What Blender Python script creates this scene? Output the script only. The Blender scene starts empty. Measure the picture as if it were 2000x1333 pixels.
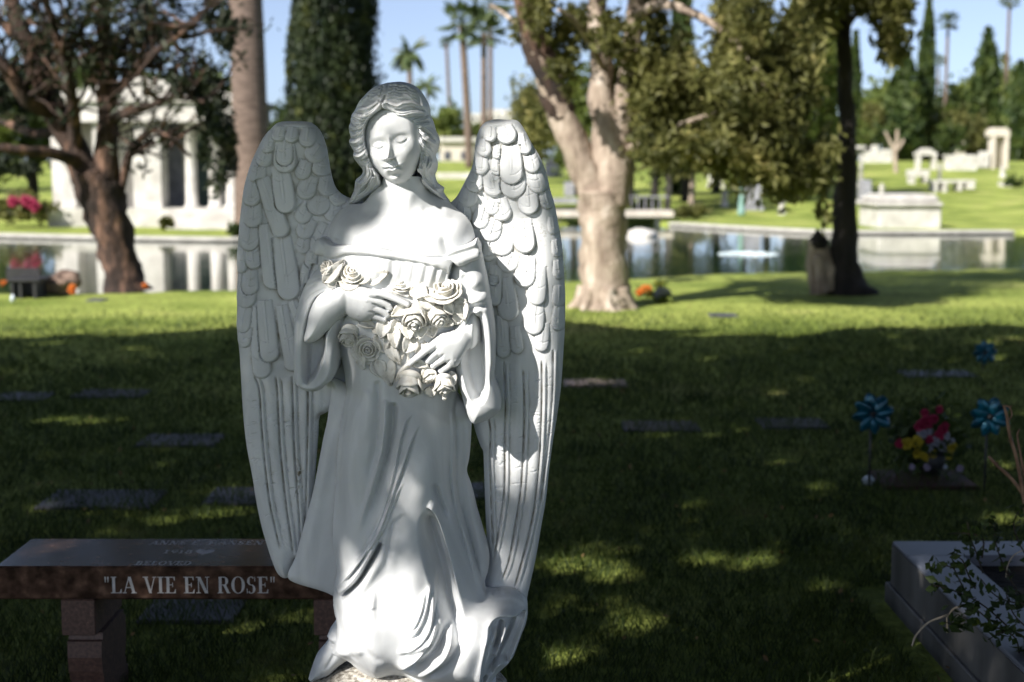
import bpy, math, random, time
import numpy as np
T0 = time.time()
C = bpy.context.scene.collection
R = math.radians
rng = np.random.default_rng(7)
random.seed(7)

# ------------------------------------------------------------------ camera maths
FPX = 2000 * 50 / 36.0
PITCH = math.atan((666.5 - 330) / FPX)
CP, SP = math.cos(PITCH), math.sin(PITCH)
CAMH = 1.6

def at(u, v, Y):
    """world point seen at photo pixel (u, v) on the upright plane y = Y"""
    x = (u - 1000) / FPX
    y = -(v - 666.5) / FPX
    dy = CP + y * SP
    dz = -SP + y * CP
    t = Y / dy
    return x * t, Y + 0 * x, CAMH + dz * t

def sstep(a, b, x):
    t = np.clip((x - a) / (b - a), 0, 1)
    return t * t * (3 - 2 * t)

def gz(x, y):
    """terrain height: flat lawn, a gentle rise beyond the pond"""
    r = 0.036 * np.clip(np.asarray(y, float) - 46, 0, 60)
    return r + 0.02 * np.sin(np.asarray(x) * 0.3) * sstep(6, 20, np.asarray(y, float))

def gp(u, v):
    """terrain point seen at a photo pixel"""
    x = (u - 1000) / FPX
    y = -(v - 666.5) / FPX
    dy = CP + y * SP
    dz = -SP + y * CP
    t = 2.0
    for _ in range(4000):
        h = CAMH + dz * t - float(gz(x * t, dy * t))
        if h <= 0:
            break
        t += max(0.01, h * 0.5)
        if t > 400:
            break
    return x * t, dy * t, float(gz(x * t, dy * t))

# ------------------------------------------------------------------ object helpers
def tag(o, label=None, cat=None, group=None, kind=None):
    if label: o['label'] = label
    if cat: o['category'] = cat
    if group: o['group'] = group
    if kind: o['kind'] = kind
    return o

def empty(name, loc=(0, 0, 0), rz=0.0, label=None, cat=None, group=None):
    o = bpy.data.objects.new(name, None)
    C.objects.link(o)
    o.location = loc
    o.rotation_euler = (0, 0, rz)
    o.empty_display_size = 0.1
    return tag(o, label, cat, group)

def mesh_obj(name, verts, faces, mat, parent=None, smooth=True, loc=None):
    me = bpy.data.meshes.new(name)
    verts = np.asarray(verts, dtype=np.float32)
    if isinstance(faces, np.ndarray):
        n, k = faces.shape
        me.vertices.add(len(verts)); me.vertices.foreach_set('co', verts.ravel())
        me.loops.add(n * k); me.loops.foreach_set('vertex_index', faces.astype(np.int32).ravel())
        me.polygons.add(n)
        me.polygons.foreach_set('loop_start', np.arange(0, n * k, k, dtype=np.int32))
        me.polygons.foreach_set('loop_total', np.full(n, k, dtype=np.int32))
        me.update(calc_edges=True)
    else:
        me.from_pydata(verts.tolist(), [], faces)
        me.update()
    me.validate()
    me.polygons.foreach_set('use_smooth', np.full(len(me.polygons), smooth, dtype=bool))
    if mat:
        for m in (mat if isinstance(mat, (list, tuple)) else [mat]):
            me.materials.append(m)
    o = bpy.data.objects.new(name, me)
    C.objects.link(o)
    if loc is not None: o.location = loc
    if parent is not None: o.parent = parent
    return o

def copy_tree(o, parent=None):
    c = o.copy()
    C.objects.link(c)
    c.parent = parent
    for ch in list(o.children):
        copy_tree(ch, c)
    return c

class MB:
    """collects simple solids and links them as one mesh object"""
    def __init__(s): s.v = []; s.f = []
    def add(s, vs, fs):
        n = len(s.v)
        s.v += [tuple(p) for p in vs]
        s.f += [tuple(i + n for i in f) for f in fs]
        return s
    def box(s, x0, x1, y0, y1, z0, z1, b=0.0):
        if b <= 0:
            vs = [(x, y, z) for z in (z0, z1) for y in (y0, y1) for x in (x0, x1)]
            return s.add(vs, [(0, 2, 3, 1), (4, 5, 7, 6), (0, 1, 5, 4), (2, 6, 7, 3), (0, 4, 6, 2), (1, 3, 7, 5)])
        rings = []
        for z, i in ((z0, b), (z0 + b, 0), (z1 - b, 0), (z1, b)):
            rings.append([(x0 + i + b, y0 + i, z), (x1 - i - b, y0 + i, z), (x1 - i, y0 + i + b, z), (x1 - i, y1 - i - b, z),
                          (x1 - i - b, y1 - i, z), (x0 + i + b, y1 - i, z), (x0 + i, y1 - i - b, z), (x0 + i, y0 + i + b, z)])
        return s.loft(rings)
    def loft(s, rings, cap=True):
        n = len(rings[0]); vs = [p for r in rings for p in r]; fs = []
        for k in range(len(rings) - 1):
            for i in range(n):
                j = (i + 1) % n
                fs.append((k * n + i, k * n + j, (k + 1) * n + j, (k + 1) * n + i))
        if cap:
            fs.append(tuple(range(n))[::-1]); fs.append(tuple(range((len(rings) - 1) * n, len(rings) * n)))
        return s.add(vs, fs)
    def tube(s, pts, rad, n=8, cap=True, jit=0.0):
        pts = np.asarray(pts, float); m = len(pts)
        rad = np.full(m, rad) if np.isscalar(rad) else np.asarray(rad, float)
        up = np.array([0.13, 0.21, 1.0]); rings = []; prev = None
        for i in range(m):
            t = pts[min(i + 1, m - 1)] - pts[max(i - 1, 0)]
            t = t / (np.linalg.norm(t) + 1e-9)
            if prev is None:
                a = np.cross(t, up)
                if np.linalg.norm(a) < 0.05: a = np.cross(t, (1, 0, 0))
            else:
                a = prev - t * np.dot(prev, t)
            a /= np.linalg.norm(a) + 1e-9; prev = a
            b = np.cross(t, a)
            ring = []
            for k in range(n):
                th = 2 * math.pi * k / n
                r = rad[i] * (1 + jit * math.sin(th * 3 + i * 0.9) + jit * random.uniform(-.6, .6))
                ring.append(tuple(pts[i] + (a * math.cos(th) + b * math.sin(th)) * r))
            rings.append(ring)
        return s.loft(rings, cap)
    def lathe(s, prof, n=24, cx=0, cy=0):
        return s.loft([[(cx + r * math.cos(2 * math.pi * k / n), cy + r * math.sin(2 * math.pi * k / n), z) for k in range(n)] for r, z in prof])
    def build(s, name, mat, parent=None, smooth=False, loc=None):
        return mesh_obj(name, s.v, s.f, mat, parent, smooth, loc)

def catmull(pts, n=6, closed=False):
    p = np.asarray(pts, float); m = len(p); out = []
    rngi = range(m) if closed else range(m - 1)
    for i in rngi:
        if closed:
            a, b, c, d = p[(i - 1) % m], p[i], p[(i + 1) % m], p[(i + 2) % m]
        else:
            a, b, c, d = p[max(i - 1, 0)], p[i], p[i + 1], p[min(i + 2, m - 1)]
        for k in range(n):
            t = k / n
            out.append(0.5 * ((2 * b) + (-a + c) * t + (2 * a - 5 * b + 4 * c - d) * t * t + (-a + 3 * b - 3 * c + d) * t ** 3))
    if not closed: out.append(p[-1])
    return np.array(out)

# ------------------------------------------------------------------ materials
def new_mat(name):
    m = bpy.data.materials.new(name); m.use_nodes = True
    nt = m.node_tree; nt.nodes.clear()
    out = nt.nodes.new('ShaderNodeOutputMaterial'); b = nt.nodes.new('ShaderNodeBsdfPrincipled')
    nt.links.new(b.outputs[0], out.inputs['Surface'])
    return m, nt, b

def noise_mat(name, c1, c2, scale=5.0, rough=0.6, bump=0.0, bscale=None, detail=6, c3=None, trans=0.0, spec=0.5, coord='Object', stretch=None, metallic=0.0, sub=0.0, bdist=0.02, ramp=(0.35, 0.65)):
    m, nt, b = new_mat(name)
    N, L = nt.nodes.new, nt.links.new
    tc = N('ShaderNodeTexCoord'); src = tc.outputs[coord]
    if stretch:
        mp = N('ShaderNodeMapping'); mp.inputs['Scale'].default_value = stretch
        L(src, mp.inputs['Vector']); src = mp.outputs[0]
    n = N('ShaderNodeTexNoise'); n.inputs['Scale'].default_value = scale; n.inputs['Detail'].default_value = detail
    L(src, n.inputs['Vector'])
    r = N('ShaderNodeValToRGB'); L(n.outputs['Fac'], r.inputs['Fac'])
    r.color_ramp.elements[0].position = ramp[0]; r.color_ramp.elements[0].color = (*c1, 1)
    r.color_ramp.elements[1].position = ramp[1]; r.color_ramp.elements[1].color = (*c2, 1)
    if c3:
        e = r.color_ramp.elements.new(min(0.98, ramp[1] + 0.12)); e.color = (*c3, 1)
    L(r.outputs[0], b.inputs['Base Color'])
    b.inputs['Roughness'].default_value = rough
    b.inputs['Specular IOR Level'].default_value = spec
    b.inputs['Metallic'].default_value = metallic
    if sub > 0:
        b.inputs['Subsurface Weight'].default_value = sub
        b.inputs['Subsurface Radius'].default_value = (0.02, 0.018, 0.015)
        b.inputs['Subsurface Scale'].default_value = 0.3
    if bump > 0:
        n2 = N('ShaderNodeTexNoise'); n2.inputs['Scale'].default_value = bscale or scale * 3; n2.inputs['Detail'].default_value = 8
        L(src, n2.inputs['Vector'])
        bp = N('ShaderNodeBump'); bp.inputs['Strength'].default_value = bump; bp.inputs['Distance'].default_value = bdist
        L(n2.outputs['Fac'], bp.inputs['Height']); L(bp.outputs[0], b.inputs['Normal'])
    if trans > 0:
        tr = N('ShaderNodeBsdfTranslucent'); mx = N('ShaderNodeMixShader'); mx.inputs[0].default_value = trans
        L(r.outputs[0], tr.inputs['Color']); L(b.outputs[0], mx.inputs[1]); L(tr.outputs[0], mx.inputs[2])
        out = [x for x in nt.nodes if x.type == 'OUTPUT_MATERIAL'][0]
        L(mx.outputs[0], out.inputs['Surface'])
    return m
# ------------------------------------------------------------------ relief sculpting kit
# A piece is carved as a front surface and a back surface over a drawing grid; 1 grid unit = 1.27 mm.
UNIT = 3.5 / FPX / CP * 1.0

class Sheet:
    def __init__(s, u0, u1, v0, v1, h=1.0):
        s.h = h
        s.u = np.arange(u0, u1 + h, h); s.v = np.arange(v0, v1 + h, h)
        s.U, s.V = np.meshgrid(s.u, s.v)
        s.F = np.zeros_like(s.U)
    def win(s, pts, m):
        p = np.asarray(pts)
        i0 = max(0, int((p[:, 0].min() - m - s.u[0]) / s.h)); i1 = min(len(s.u), int((p[:, 0].max() + m - s.u[0]) / s.h) + 2)
        j0 = max(0, int((p[:, 1].min() - m - s.v[0]) / s.h)); j1 = min(len(s.v), int((p[:, 1].max() + m - s.v[0]) / s.h) + 2)
        return slice(j0, max(j1, j0)), slice(i0, max(i1, i0))
    def sd(s, pts, smooth=4, m=12):
        """signed distance (positive inside) to a smoothed closed outline"""
        p = catmull(pts, smooth, True) if smooth > 1 else np.asarray(pts, float)
        out = np.full(s.U.shape, -1e3)
        w = s.win(p, m); U, V = s.U[w], s.V[w]
        if U.size == 0: return out
        d2 = np.full(U.shape, 1e12); inside = np.zeros(U.shape, bool)
        q = np.roll(p, -1, axis=0)
        for (x0, y0), (x1, y1) in zip(p, q):
            ex, ey = x1 - x0, y1 - y0
            L = ex * ex + ey * ey
            if L < 1e-9: continue
            t = np.clip(((U - x0) * ex + (V - y0) * ey) / L, 0, 1)
            dx = U - x0 - t * ex; dy = V - y0 - t * ey
            np.minimum(d2, dx * dx + dy * dy, out=d2)
            if y0 != y1:
                c = ((y0 > V) != (y1 > V)) & (U < ex * (V - y0) / (y1 - y0) + x0)
                inside ^= c
        d = np.sqrt(d2)
        out[w] = np.where(inside, d, -d)
        return out
    def path(s, pts, m, smooth=5):
        """distance, signed side and 0..1 position along an open path (only near it)"""
        p = catmull(pts, smooth) if smooth > 1 else np.asarray(pts, float)
        w = s.win(p, m); U, V = s.U[w], s.V[w]
        d2 = np.full(U.shape, 1e12); tt = np.zeros(U.shape); sg = np.zeros(U.shape)
        seg = np.hypot(*(p[1:] - p[:-1]).T); acc = np.concatenate([[0], np.cumsum(seg)]); tot = acc[-1]
        for k in range(len(p) - 1):
            x0, y0 = p[k]; ex, ey = p[k + 1] - p[k]; L = ex * ex + ey * ey
            if L < 1e-9: continue
            t = np.clip(((U - x0) * ex + (V - y0) * ey) / L, 0, 1)
            dx = U - x0 - t * ex; dy = V - y0 - t * ey; q = dx * dx + dy * dy
            c = q < d2
            d2 = np.where(c, q, d2); tt = np.where(c, (acc[k] + t * seg[k]) / tot, tt)
            sg = np.where(c, np.sign(ex * (V - y0) - ey * (U - x0)), sg)
        return w, np.sqrt(d2), sg, tt
    def ridge(s, pts, amp, w0, w1=None, ta=0.18, tb=0.18):
        w1 = w0 if w1 is None else w1
        w, d, sg, t = s.path(pts, 3 * max(w0, w1))
        wd = w0 + (w1 - w0) * t
        tp = (sstep(0, ta, t) if ta > 0 else 1) * (1 - (sstep(1 - tb, 1, t) if tb > 0 else 0))
        s.F[w] += amp * tp * np.exp(-(d / wd) ** 2)
    def lip(s, pts, amp, wide, edge=1.5, side=1, ta=0.15, tb=0.15):
        """a fold lying over its neighbour: a crisp drop on one side, a slow slope on the other"""
        w, d, sg, t = s.path(pts, 3 * wide)
        x = d * sg * side
        tp = (sstep(0, ta, t) if ta > 0 else 1) * (1 - (sstep(1 - tb, 1, t) if tb > 0 else 0))
        prof = np.where(x > 0, np.exp(-(x / wide) ** 1.5), np.exp(-(x / edge) ** 2))
        under = np.where(x < 0, -0.45 * np.exp(-((-x - edge * 1.5) / (wide * .4)) ** 2), 0)
        s.F[w] += amp * tp * (prof + under * sstep(0, edge, -x))
    def bump(s, u, v, su, sv, amp, rot=0.0, p=2.0):
        c, q = math.cos(rot), math.sin(rot)
        X = (s.U - u) * c + (s.V - v) * q; Y = -(s.U - u) * q + (s.V - v) * c
        s.F += amp * np.exp(-((np.abs(X / su) ** p) + (np.abs(Y / sv) ** p)))

def dome(sd, Rr, p=0.5):
    x = 1 - np.clip(sd / Rr, 0, 1)
    return (1 - x * x) ** p

def blur(A, sig):
    n = max(1, int(sig * 3)); k = np.exp(-0.5 * (np.arange(-n, n + 1) / sig) ** 2); k /= k.sum()
    P = np.pad(A, ((n, n), (0, 0)), mode='edge'); out = np.zeros_like(A)
    for i, w in enumerate(k): out += w * P[i:i + A.shape[0]]
    P = np.pad(out, ((0, 0), (n, n)), mode='edge'); out = np.zeros_like(A)
    for i, w in enumerate(k): out += w * P[:, i:i + A.shape[1]]
    return out

def hnoise(shape, cell, seed=0):
    r = np.random.default_rng(seed); gh, gw = int(shape[0] / cell) + 3, int(shape[1] / cell) + 3
    g = r.normal(size=(gh, gw))
    y = np.arange(shape[0]) / cell; x = np.arange(shape[1]) / cell
    yi = y.astype(int); xi = x.astype(int); fy = (y - yi)[:, None]; fx = (x - xi)[None]
    fy = fy * fy * (3 - 2 * fy); fx = fx * fx * (3 - 2 * fx)
    a = g[yi][:, xi]; b = g[yi][:, xi + 1]; c = g[yi + 1][:, xi]; d = g[yi + 1][:, xi + 1]
    return (a * (1 - fx) + b * fx) * (1 - fy) + (c * (1 - fx) + d * fx) * fy

def carve(name, S, sd, F, B, Yref, mat, parent, loc, dirt=None, wref=0):
    """closed mesh from the front surface F, the back surface B and the outline sd"""
    h = S.h
    act = sd > -0.75 * h
    gy, gx = np.gradient(sd, h)
    g = np.hypot(gx, gy) + 1e-6
    out = act & (sd < 0.15 * h)
    U = S.U.copy(); V = S.V.copy()
    lim = np.where(np.abs(sd) < 3 * h, sd, 0)
    U[out] -= (lim * gx / g)[out]; V[out] -= (lim * gy / g)[out]
    ny, nx = sd.shape
    idx = -np.ones(sd.shape, int)
    q = act[:-1, :-1] & act[1:, :-1] & act[:-1, 1:] & act[1:, 1:]
    used = np.zeros(sd.shape, bool)
    used[:-1, :-1] |= q; used[1:, :-1] |= q; used[:-1, 1:] |= q; used[1:, 1:] |= q
    n = used.sum(); idx[used] = np.arange(n)
    k = UNIT
    X, _, Z = at(U[used], V[used], Yref - wref * k)      # outline drawn on the plane of the part's own mean depth
    fr = np.stack([X, Yref - F[used] * k, Z], 1)
    bk = np.stack([X, Yref - np.minimum(B, F - 1.5)[used] * k, Z], 1)
    a, b = idx[:-1, :-1][q], idx[:-1, 1:][q]; c, d = idx[1:, 1:][q], idx[1:, :-1][q]
    front = np.stack([a, d, c, b], 1); back = np.stack([a, b, c, d], 1) + n
    sides = []
    qp = np.pad(q, 1)
    jj, ii = np.nonzero(q)
    for (dj, di, e0, e1) in ((-1, 0, (0, 0), (0, 1)), (1, 0, (1, 1), (1, 0)), (0, -1, (1, 0), (0, 0)), (0, 1, (0, 1), (1, 1))):
        m = ~qp[jj + 1 + dj, ii + 1 + di]
        p0 = idx[jj[m] + e0[0], ii[m] + e0[1]]; p1 = idx[jj[m] + e1[0], ii[m] + e1[1]]
        sides.append(np.stack([p0, p1, p1 + n, p0 + n], 1))
    faces = np.concatenate([front, back] + sides)
    vs = np.concatenate([fr, bk]) - np.asarray(loc)
    o = mesh_obj(name, vs, faces, mat, parent)
    me = o.data
    if dirt is not None:
        at_ = me.attributes.new('grime', 'FLOAT', 'POINT')
        dd = np.clip(np.concatenate([dirt[used], np.zeros(n)]), 0, 1).astype(np.float32)
        if len(me.vertices) == len(dd): at_.data.foreach_set('value', dd)
    return o
# ------------------------------------------------------------------ the marble angel
def marble_mat():
    m, nt, b = new_mat('white_marble')
    N, L = nt.nodes.new, nt.links.new
    tc = N('ShaderNodeTexCoord')
    n1 = N('ShaderNodeTexNoise'); n1.inputs['Scale'].default_value = 6.0; n1.inputs['Detail'].default_value = 10; n1.inputs['Distortion'].default_value = 1.6
    mp = N('ShaderNodeMapping'); mp.inputs['Scale'].default_value = (1, 1, .35); L(tc.outputs['Object'], mp.inputs[0]); L(mp.outputs[0], n1.inputs['Vector'])
    r1 = N('ShaderNodeValToRGB'); L(n1.outputs['Fac'], r1.inputs['Fac'])
    r1.color_ramp.elements[0].position = .34; r1.color_ramp.elements[0].color = (.60, .615, .63, 1)
    r1.color_ramp.elements[1].position = .62; r1.color_ramp.elements[1].color = (.775, .79, .80, 1)
    n2 = N('ShaderNodeTexNoise'); n2.inputs['Scale'].default_value = 38; n2.inputs['Detail'].default_value = 9
    L(tc.outputs['Object'], n2.inputs['Vector'])
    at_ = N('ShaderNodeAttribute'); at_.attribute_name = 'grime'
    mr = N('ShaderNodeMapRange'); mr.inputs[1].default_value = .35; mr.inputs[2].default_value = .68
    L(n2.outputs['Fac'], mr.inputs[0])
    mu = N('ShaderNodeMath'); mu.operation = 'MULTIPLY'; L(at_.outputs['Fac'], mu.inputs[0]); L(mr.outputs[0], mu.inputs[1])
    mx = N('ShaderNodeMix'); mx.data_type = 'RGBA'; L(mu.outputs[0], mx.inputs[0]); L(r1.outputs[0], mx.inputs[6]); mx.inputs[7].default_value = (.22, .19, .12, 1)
    L(mx.outputs[2], b.inputs['Base Color'])
    b.inputs['Roughness'].default_value = .5
    b.inputs['Specular IOR Level'].default_value = .35
    b.inputs['Subsurface Weight'].default_value = .12
    b.inputs['Subsurface Radius'].default_value = (.012, .010, .008); b.inputs['Subsurface Scale'].default_value = .6
    bp = N('ShaderNodeBump'); bp.inputs['Strength'].default_value = .12; bp.inputs['Distance'].default_value = .002
    n3 = N('ShaderNodeTexNoise'); n3.inputs['Scale'].default_value = 160; n3.inputs['Detail'].default_value = 4
    L(tc.outputs['Object'], n3.inputs['Vector']); L(n3.outputs['Fac'], bp.inputs['Height']); L(bp.outputs[0], b.inputs['Normal'])
    return m

MARBLE = marble_mat()
BX, BY, _ = at(800, 1333, 3.5)
ANG = empty('angel_statue', (BX, 3.5, 0.0), 0, 'white marble winged angel cradling a garland of roses, standing on a rough stone', 'statue')
AL = (BX, 3.5, 0.0)

def feather(S, B, T, r, h=9.0, base=None, seed=0, barb=.5, quill=1.6):
    B = np.asarray(B, float); T = np.asarray(T, float)
    ax = T - B; L = np.hypot(*ax); ax /= L; r = r * 1.1
    w = S.win([B, T], r + 3); U, V = S.U[w], S.V[w]
    x = (U - B[0]) * ax[0] + (V - B[1]) * ax[1]; y = -(U - B[0]) * ax[1] + (V - B[1]) * ax[0]
    rr = r * (0.86 + 0.14 * sstep(0, .55 * L, x))
    xe = np.maximum(x - (L - r * .95), 0)
    sd = np.where(x > L - r * .95, rr - np.hypot(xe, y), rr - np.abs(y))
    sd = np.where(x < -2, -1, sd)
    t = np.clip(x / L, 0, 1)
    rs = np.random.default_rng(seed)
    H = base[w] + h * (0.12 + .88 * t ** .8) * np.clip(sd / 2.4, 0, 1) ** .5
    H = H + 5.2 * dome(sd, r * .95)
    H = H + (quill * rs.uniform(.2, 1.1)) * np.exp(-(y / 1.5) ** 2) * (1 - sstep(.55, .8, t)) - .4 * np.exp(-((np.abs(y) - 3.4) / 1.2) ** 2) * (1 - sstep(.55, .8, t))
    ph = (x - .75 * np.abs(y)) * 2 * math.pi / 4.6 + rs.uniform(0, 6)
    H = H + barb * .35 * np.sin(ph) * sstep(1, 5, sd) * (.4 + .6 * np.sin(x * .21 + rs.uniform(0, 6)) ** 2)
    for _ in range(rs.integers(1, 4)):
        xc = rs.uniform(.25, .85) * L; sgn = rs.choice([-1, 1])
        H = H - 1.5 * np.exp(-((x - xc + .035 * y * y - sgn * .1 * y) / .8) ** 2) * (sgn * y > rs.uniform(-6, 1)) * (sd > 1.5)
    S.F[w] = np.where(sd > 0, H, S.F[w])

def wing_base(S, sd, amp=24, Rr=34):
    return -42 + amp * blur(dome(np.maximum(sd, 0), Rr), 3)

def primaries(S, lines, wd=1.6, amp=6.0):
    for ln in lines:
        S.ridge(ln, -amp, wd, ta=.03, tb=.06)
        p = np.asarray(ln, float)
        S.ridge(p + [5.5, 0], 3.2, 3.0, ta=.05, tb=.1)
        S.ridge(p + [10, 0], -2.2, 1.4, ta=.05, tb=.1)
        S.ridge(p + [22, 0], 3.0, 8.0, ta=.05, tb=.15)

def cracks(S, quads, n, seed):
    rs = np.random.default_rng(seed)
    for _ in range(n):
        a = quads[rs.integers(len(quads))]
        u = rs.uniform(a[0], a[1]); v = rs.uniform(a[2], a[3]); l = rs.uniform(8, 20); dr = a[4]
        S.ridge([(u, v), (u + dr * l * .5, v - 3 + rs.uniform(-2, 2)), (u + dr * l, v - rs.uniform(1, 7))], -rs.uniform(1.2, 2.6), .9)

# ---- left wing (as seen)
LW = [(545, 237), (590, 236.5), (605, 241), (618, 253), (629, 277), (635, 304), (641, 340), (651.5, 370), (674, 387), (700, 392), (716, 420), (716, 560), (690, 700),
      (655, 790), (633, 812), (618, 822), (615, 860), (611, 910), (607, 960), (600, 1020), (590, 1070), (580, 1124), (575, 1112), (570, 1098), (566, 1112), (562, 1130), (556, 1139), (546, 1138), (536, 1128), (526, 1104), (514, 1064), (504, 1026), (495, 982), (487, 932),
      (478, 888), (472, 846), (468, 800), (464, 732), (461, 688), (457, 657), (456.5, 620), (456.5, 570), (458, 534), (456.5, 507), (459, 468), (461, 440), (465, 407),
      (471.5, 362), (485, 319), (500, 286), (513, 263), (530, 245)]
S = Sheet(450, 722, 230, 1146, 1.0)
sd = S.sd(LW, 3, 14)
base = wing_base(S, sd) + 8 * np.exp(-((S.U - 500) / 40) ** 2)
base -= 14 * sstep(640, 720, S.U)
S.F = base.copy()
S.F += 3
S.ridge([(470, 700), (478, 800), (489, 900), (505, 1000), (530, 1100)], 2, 10)
primaries(S, [[(494, 735), (504.5, 762), (509, 830), (515, 900), (524, 980), (534, 1030), (545, 1080)], [(535, 735), (539, 762), (542, 830), (546, 890), (555, 980), (564, 1045), (570, 1096)],
              [(568, 735), (569, 770), (571, 850), (575, 920), (580, 990), (583, 1040), (583, 1090)], [(596, 750), (599, 770), (598, 850), (596, 930), (593, 1010), (589, 1050)]])
cracks(S, [(470, 495, 780, 1000, 1), (512, 535, 780, 1040, 1), (545, 566, 780, 1050, 1), (575, 592, 800, 1040, 1)], 46, 3)
S.F += .3 * np.sin((S.V - .7 * S.U + 9 * hnoise(S.F.shape, 18, 77)) * 2 * math.pi / 6.2) * sstep(740, 780, S.V) * (.4 + .6 * (hnoise(S.F.shape, 22, 5) > 0))
FL = [  # base, tip, half width, height
    ((578, 600), (600, 512), 10, 6), ((615, 470), (603, 524), 12, 6), ((606, 560), (596, 600), 14, 5), ((620, 520), (614, 560), 14, 5),
    ((500, 600), (512, 740), 17, 8), ((548, 600), (571, 727), 14, 8), ((515, 590), (527, 709), 17, 9), ((570, 590), (592, 640), 12, 6),
    ((480, 640), (470, 681), 15, 6), ((477, 600), (467, 652), 17, 6), ((481, 540), (475, 603), 21, 7), ((487, 530), (486, 577), 17, 7), ((466, 490), (468, 536), 13, 6), ((492, 480), (495, 527), 15, 7),
    ((485, 440), (484, 491), 20, 7), ((494, 400), (492, 446), 18, 7), ((491, 355), (488, 404), 18, 7), ((503, 315), (497, 357), 18, 7), ((518, 290), (512, 327), 15, 7), ((527, 258), (519, 300), 11, 8),
    ((592, 468), (587, 497), 14, 6), ((636, 440), (622, 474), 17, 5), ((605, 430), (585, 466), 17, 7), ((650, 398), (646, 434), 17, 5), ((604, 395), (582, 436), 16, 7), ((622, 385), (618, 422), 22, 7),
    ((660, 372), (656, 402), 17, 5), ((640, 345), (634, 384), 19, 7), ((606, 345), (590, 390), 18, 8), ((628, 308), (622, 344), 20, 7), ((596, 315), (585, 351), 15, 8), ((622, 285), (603, 316), 19, 8),
    ((520, 440), (536, 566), 19, 12), ((548, 465), (566, 587), 21, 13), ((512, 350), (552, 464), 16, 12), ((545, 325), (559, 417), 19, 13), ((555, 280), (555, 338), 21, 13), ((555, 275), (555, 325), 16, 15),
    ((600, 252), (597, 288), 16, 10), ((546, 248), (541, 277), 14, 10), ((570, 250), (567, 280), 13, 12)]
for i, (b_, t_, r_, h_) in enumerate(FL):
    feather(S, b_, t_, r_, h_, base, i)
S.ridge([(520, 250), (545, 243), (590, 242), (612, 252)], 5, 8, ta=.2, tb=.2)
S.F = S.F - .9 * (hnoise(S.F.shape, 3, 8) > 2.0)
F = blur(S.F, .65); F = F + .3 * (F - blur(F, 9)) * sstep(4, 16, sd)
B = -42 - 40 * blur(dome(np.maximum(sd, 0), 30), 3)
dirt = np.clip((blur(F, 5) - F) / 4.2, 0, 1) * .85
st = Sheet.path(S, [(577, 898), (583, 925), (580, 950), (576, 978)], 7, 3)
dirt[st[0]] = np.maximum(dirt[st[0]], 2.2 * np.exp(-(st[1] / 3) ** 2) * (hnoise(dirt.shape, 3, 4)[st[0]] > .1))
dirt = np.maximum(dirt, 2.0 * np.exp(-((S.U - 624) / 9) ** 2 - ((S.V - 818) / 8) ** 2))
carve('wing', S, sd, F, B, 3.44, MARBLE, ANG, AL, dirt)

# ---- right wing
RW = [(992, 233.5), (1010, 235), (1023.5, 251), (1038.5, 280), (1053.5, 304), (1067, 337), (1074.5, 370), (1083.5, 400), (1089, 430), (1097, 472), (1101, 525), (1104, 570),
      (1104, 620), (1103, 650), (1100, 695), (1096, 755), (1087, 820), (1078, 875), (1071, 930), (1066.5, 975), (1057.5, 1027), (1046, 1095), (1032, 1160), (1026, 1183), (1012, 1180), (1003, 1164), (985, 1166), (950, 1168), (945, 1155), (951, 1130), (954, 1105),
      (951, 1074), (948, 1020), (946, 970), (944.5, 925), (943, 890), (938, 880), (928, 852), (918, 815), (900, 760), (870, 700), (850, 560), (850, 430), (862, 402), (876, 398), (890, 385), (905, 358), (920, 328), (924.5, 304), (929, 270),
      (936.5, 250), (947, 238), (965, 232.5)]
S = Sheet(842, 1112, 226, 1190, 1.0)
sd = S.sd(RW, 3, 14)
base = wing_base(S, sd) + 5 * np.exp(-((S.U - 1060) / 40) ** 2) - 14 * sstep(960, 880, S.U) + 30 * sstep(930, 1090, S.U)
S.F = base + 3
primaries(S, [[(954, 815), (958, 850), (956, 900), (958, 960), (960, 1020), (962, 1080)], [(984, 705), (987, 780), (986, 870), (985, 960), (975, 1035), (962, 1104)], [(1022, 720), (1024, 800), (1022, 880), (1017, 960), (1003, 1050), (992, 1105), (976, 1145)],
              [(1058, 700), (1058, 780), (1054, 880), (1047, 960), (1038, 1020), (1020, 1095), (1003, 1158)], [(1080, 680), (1079, 760), (1072, 850), (1062, 930), (1056, 990)]])
cracks(S, [(990, 1018, 740, 1000, 1), (1028, 1050, 740, 1040, 1), (1060, 1075, 700, 900, 1), (962, 982, 800, 1000, 1)], 40, 9)
S.F += .35 * np.sin((S.V + .7 * S.U + 9 * hnoise(S.F.shape, 18, 78)) * 2 * math.pi / 6.2) * sstep(700, 740, S.V) * (.4 + .6 * (hnoise(S.F.shape, 22, 6) > 0)) * (1 - sstep(880, 960, S.V))
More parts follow.
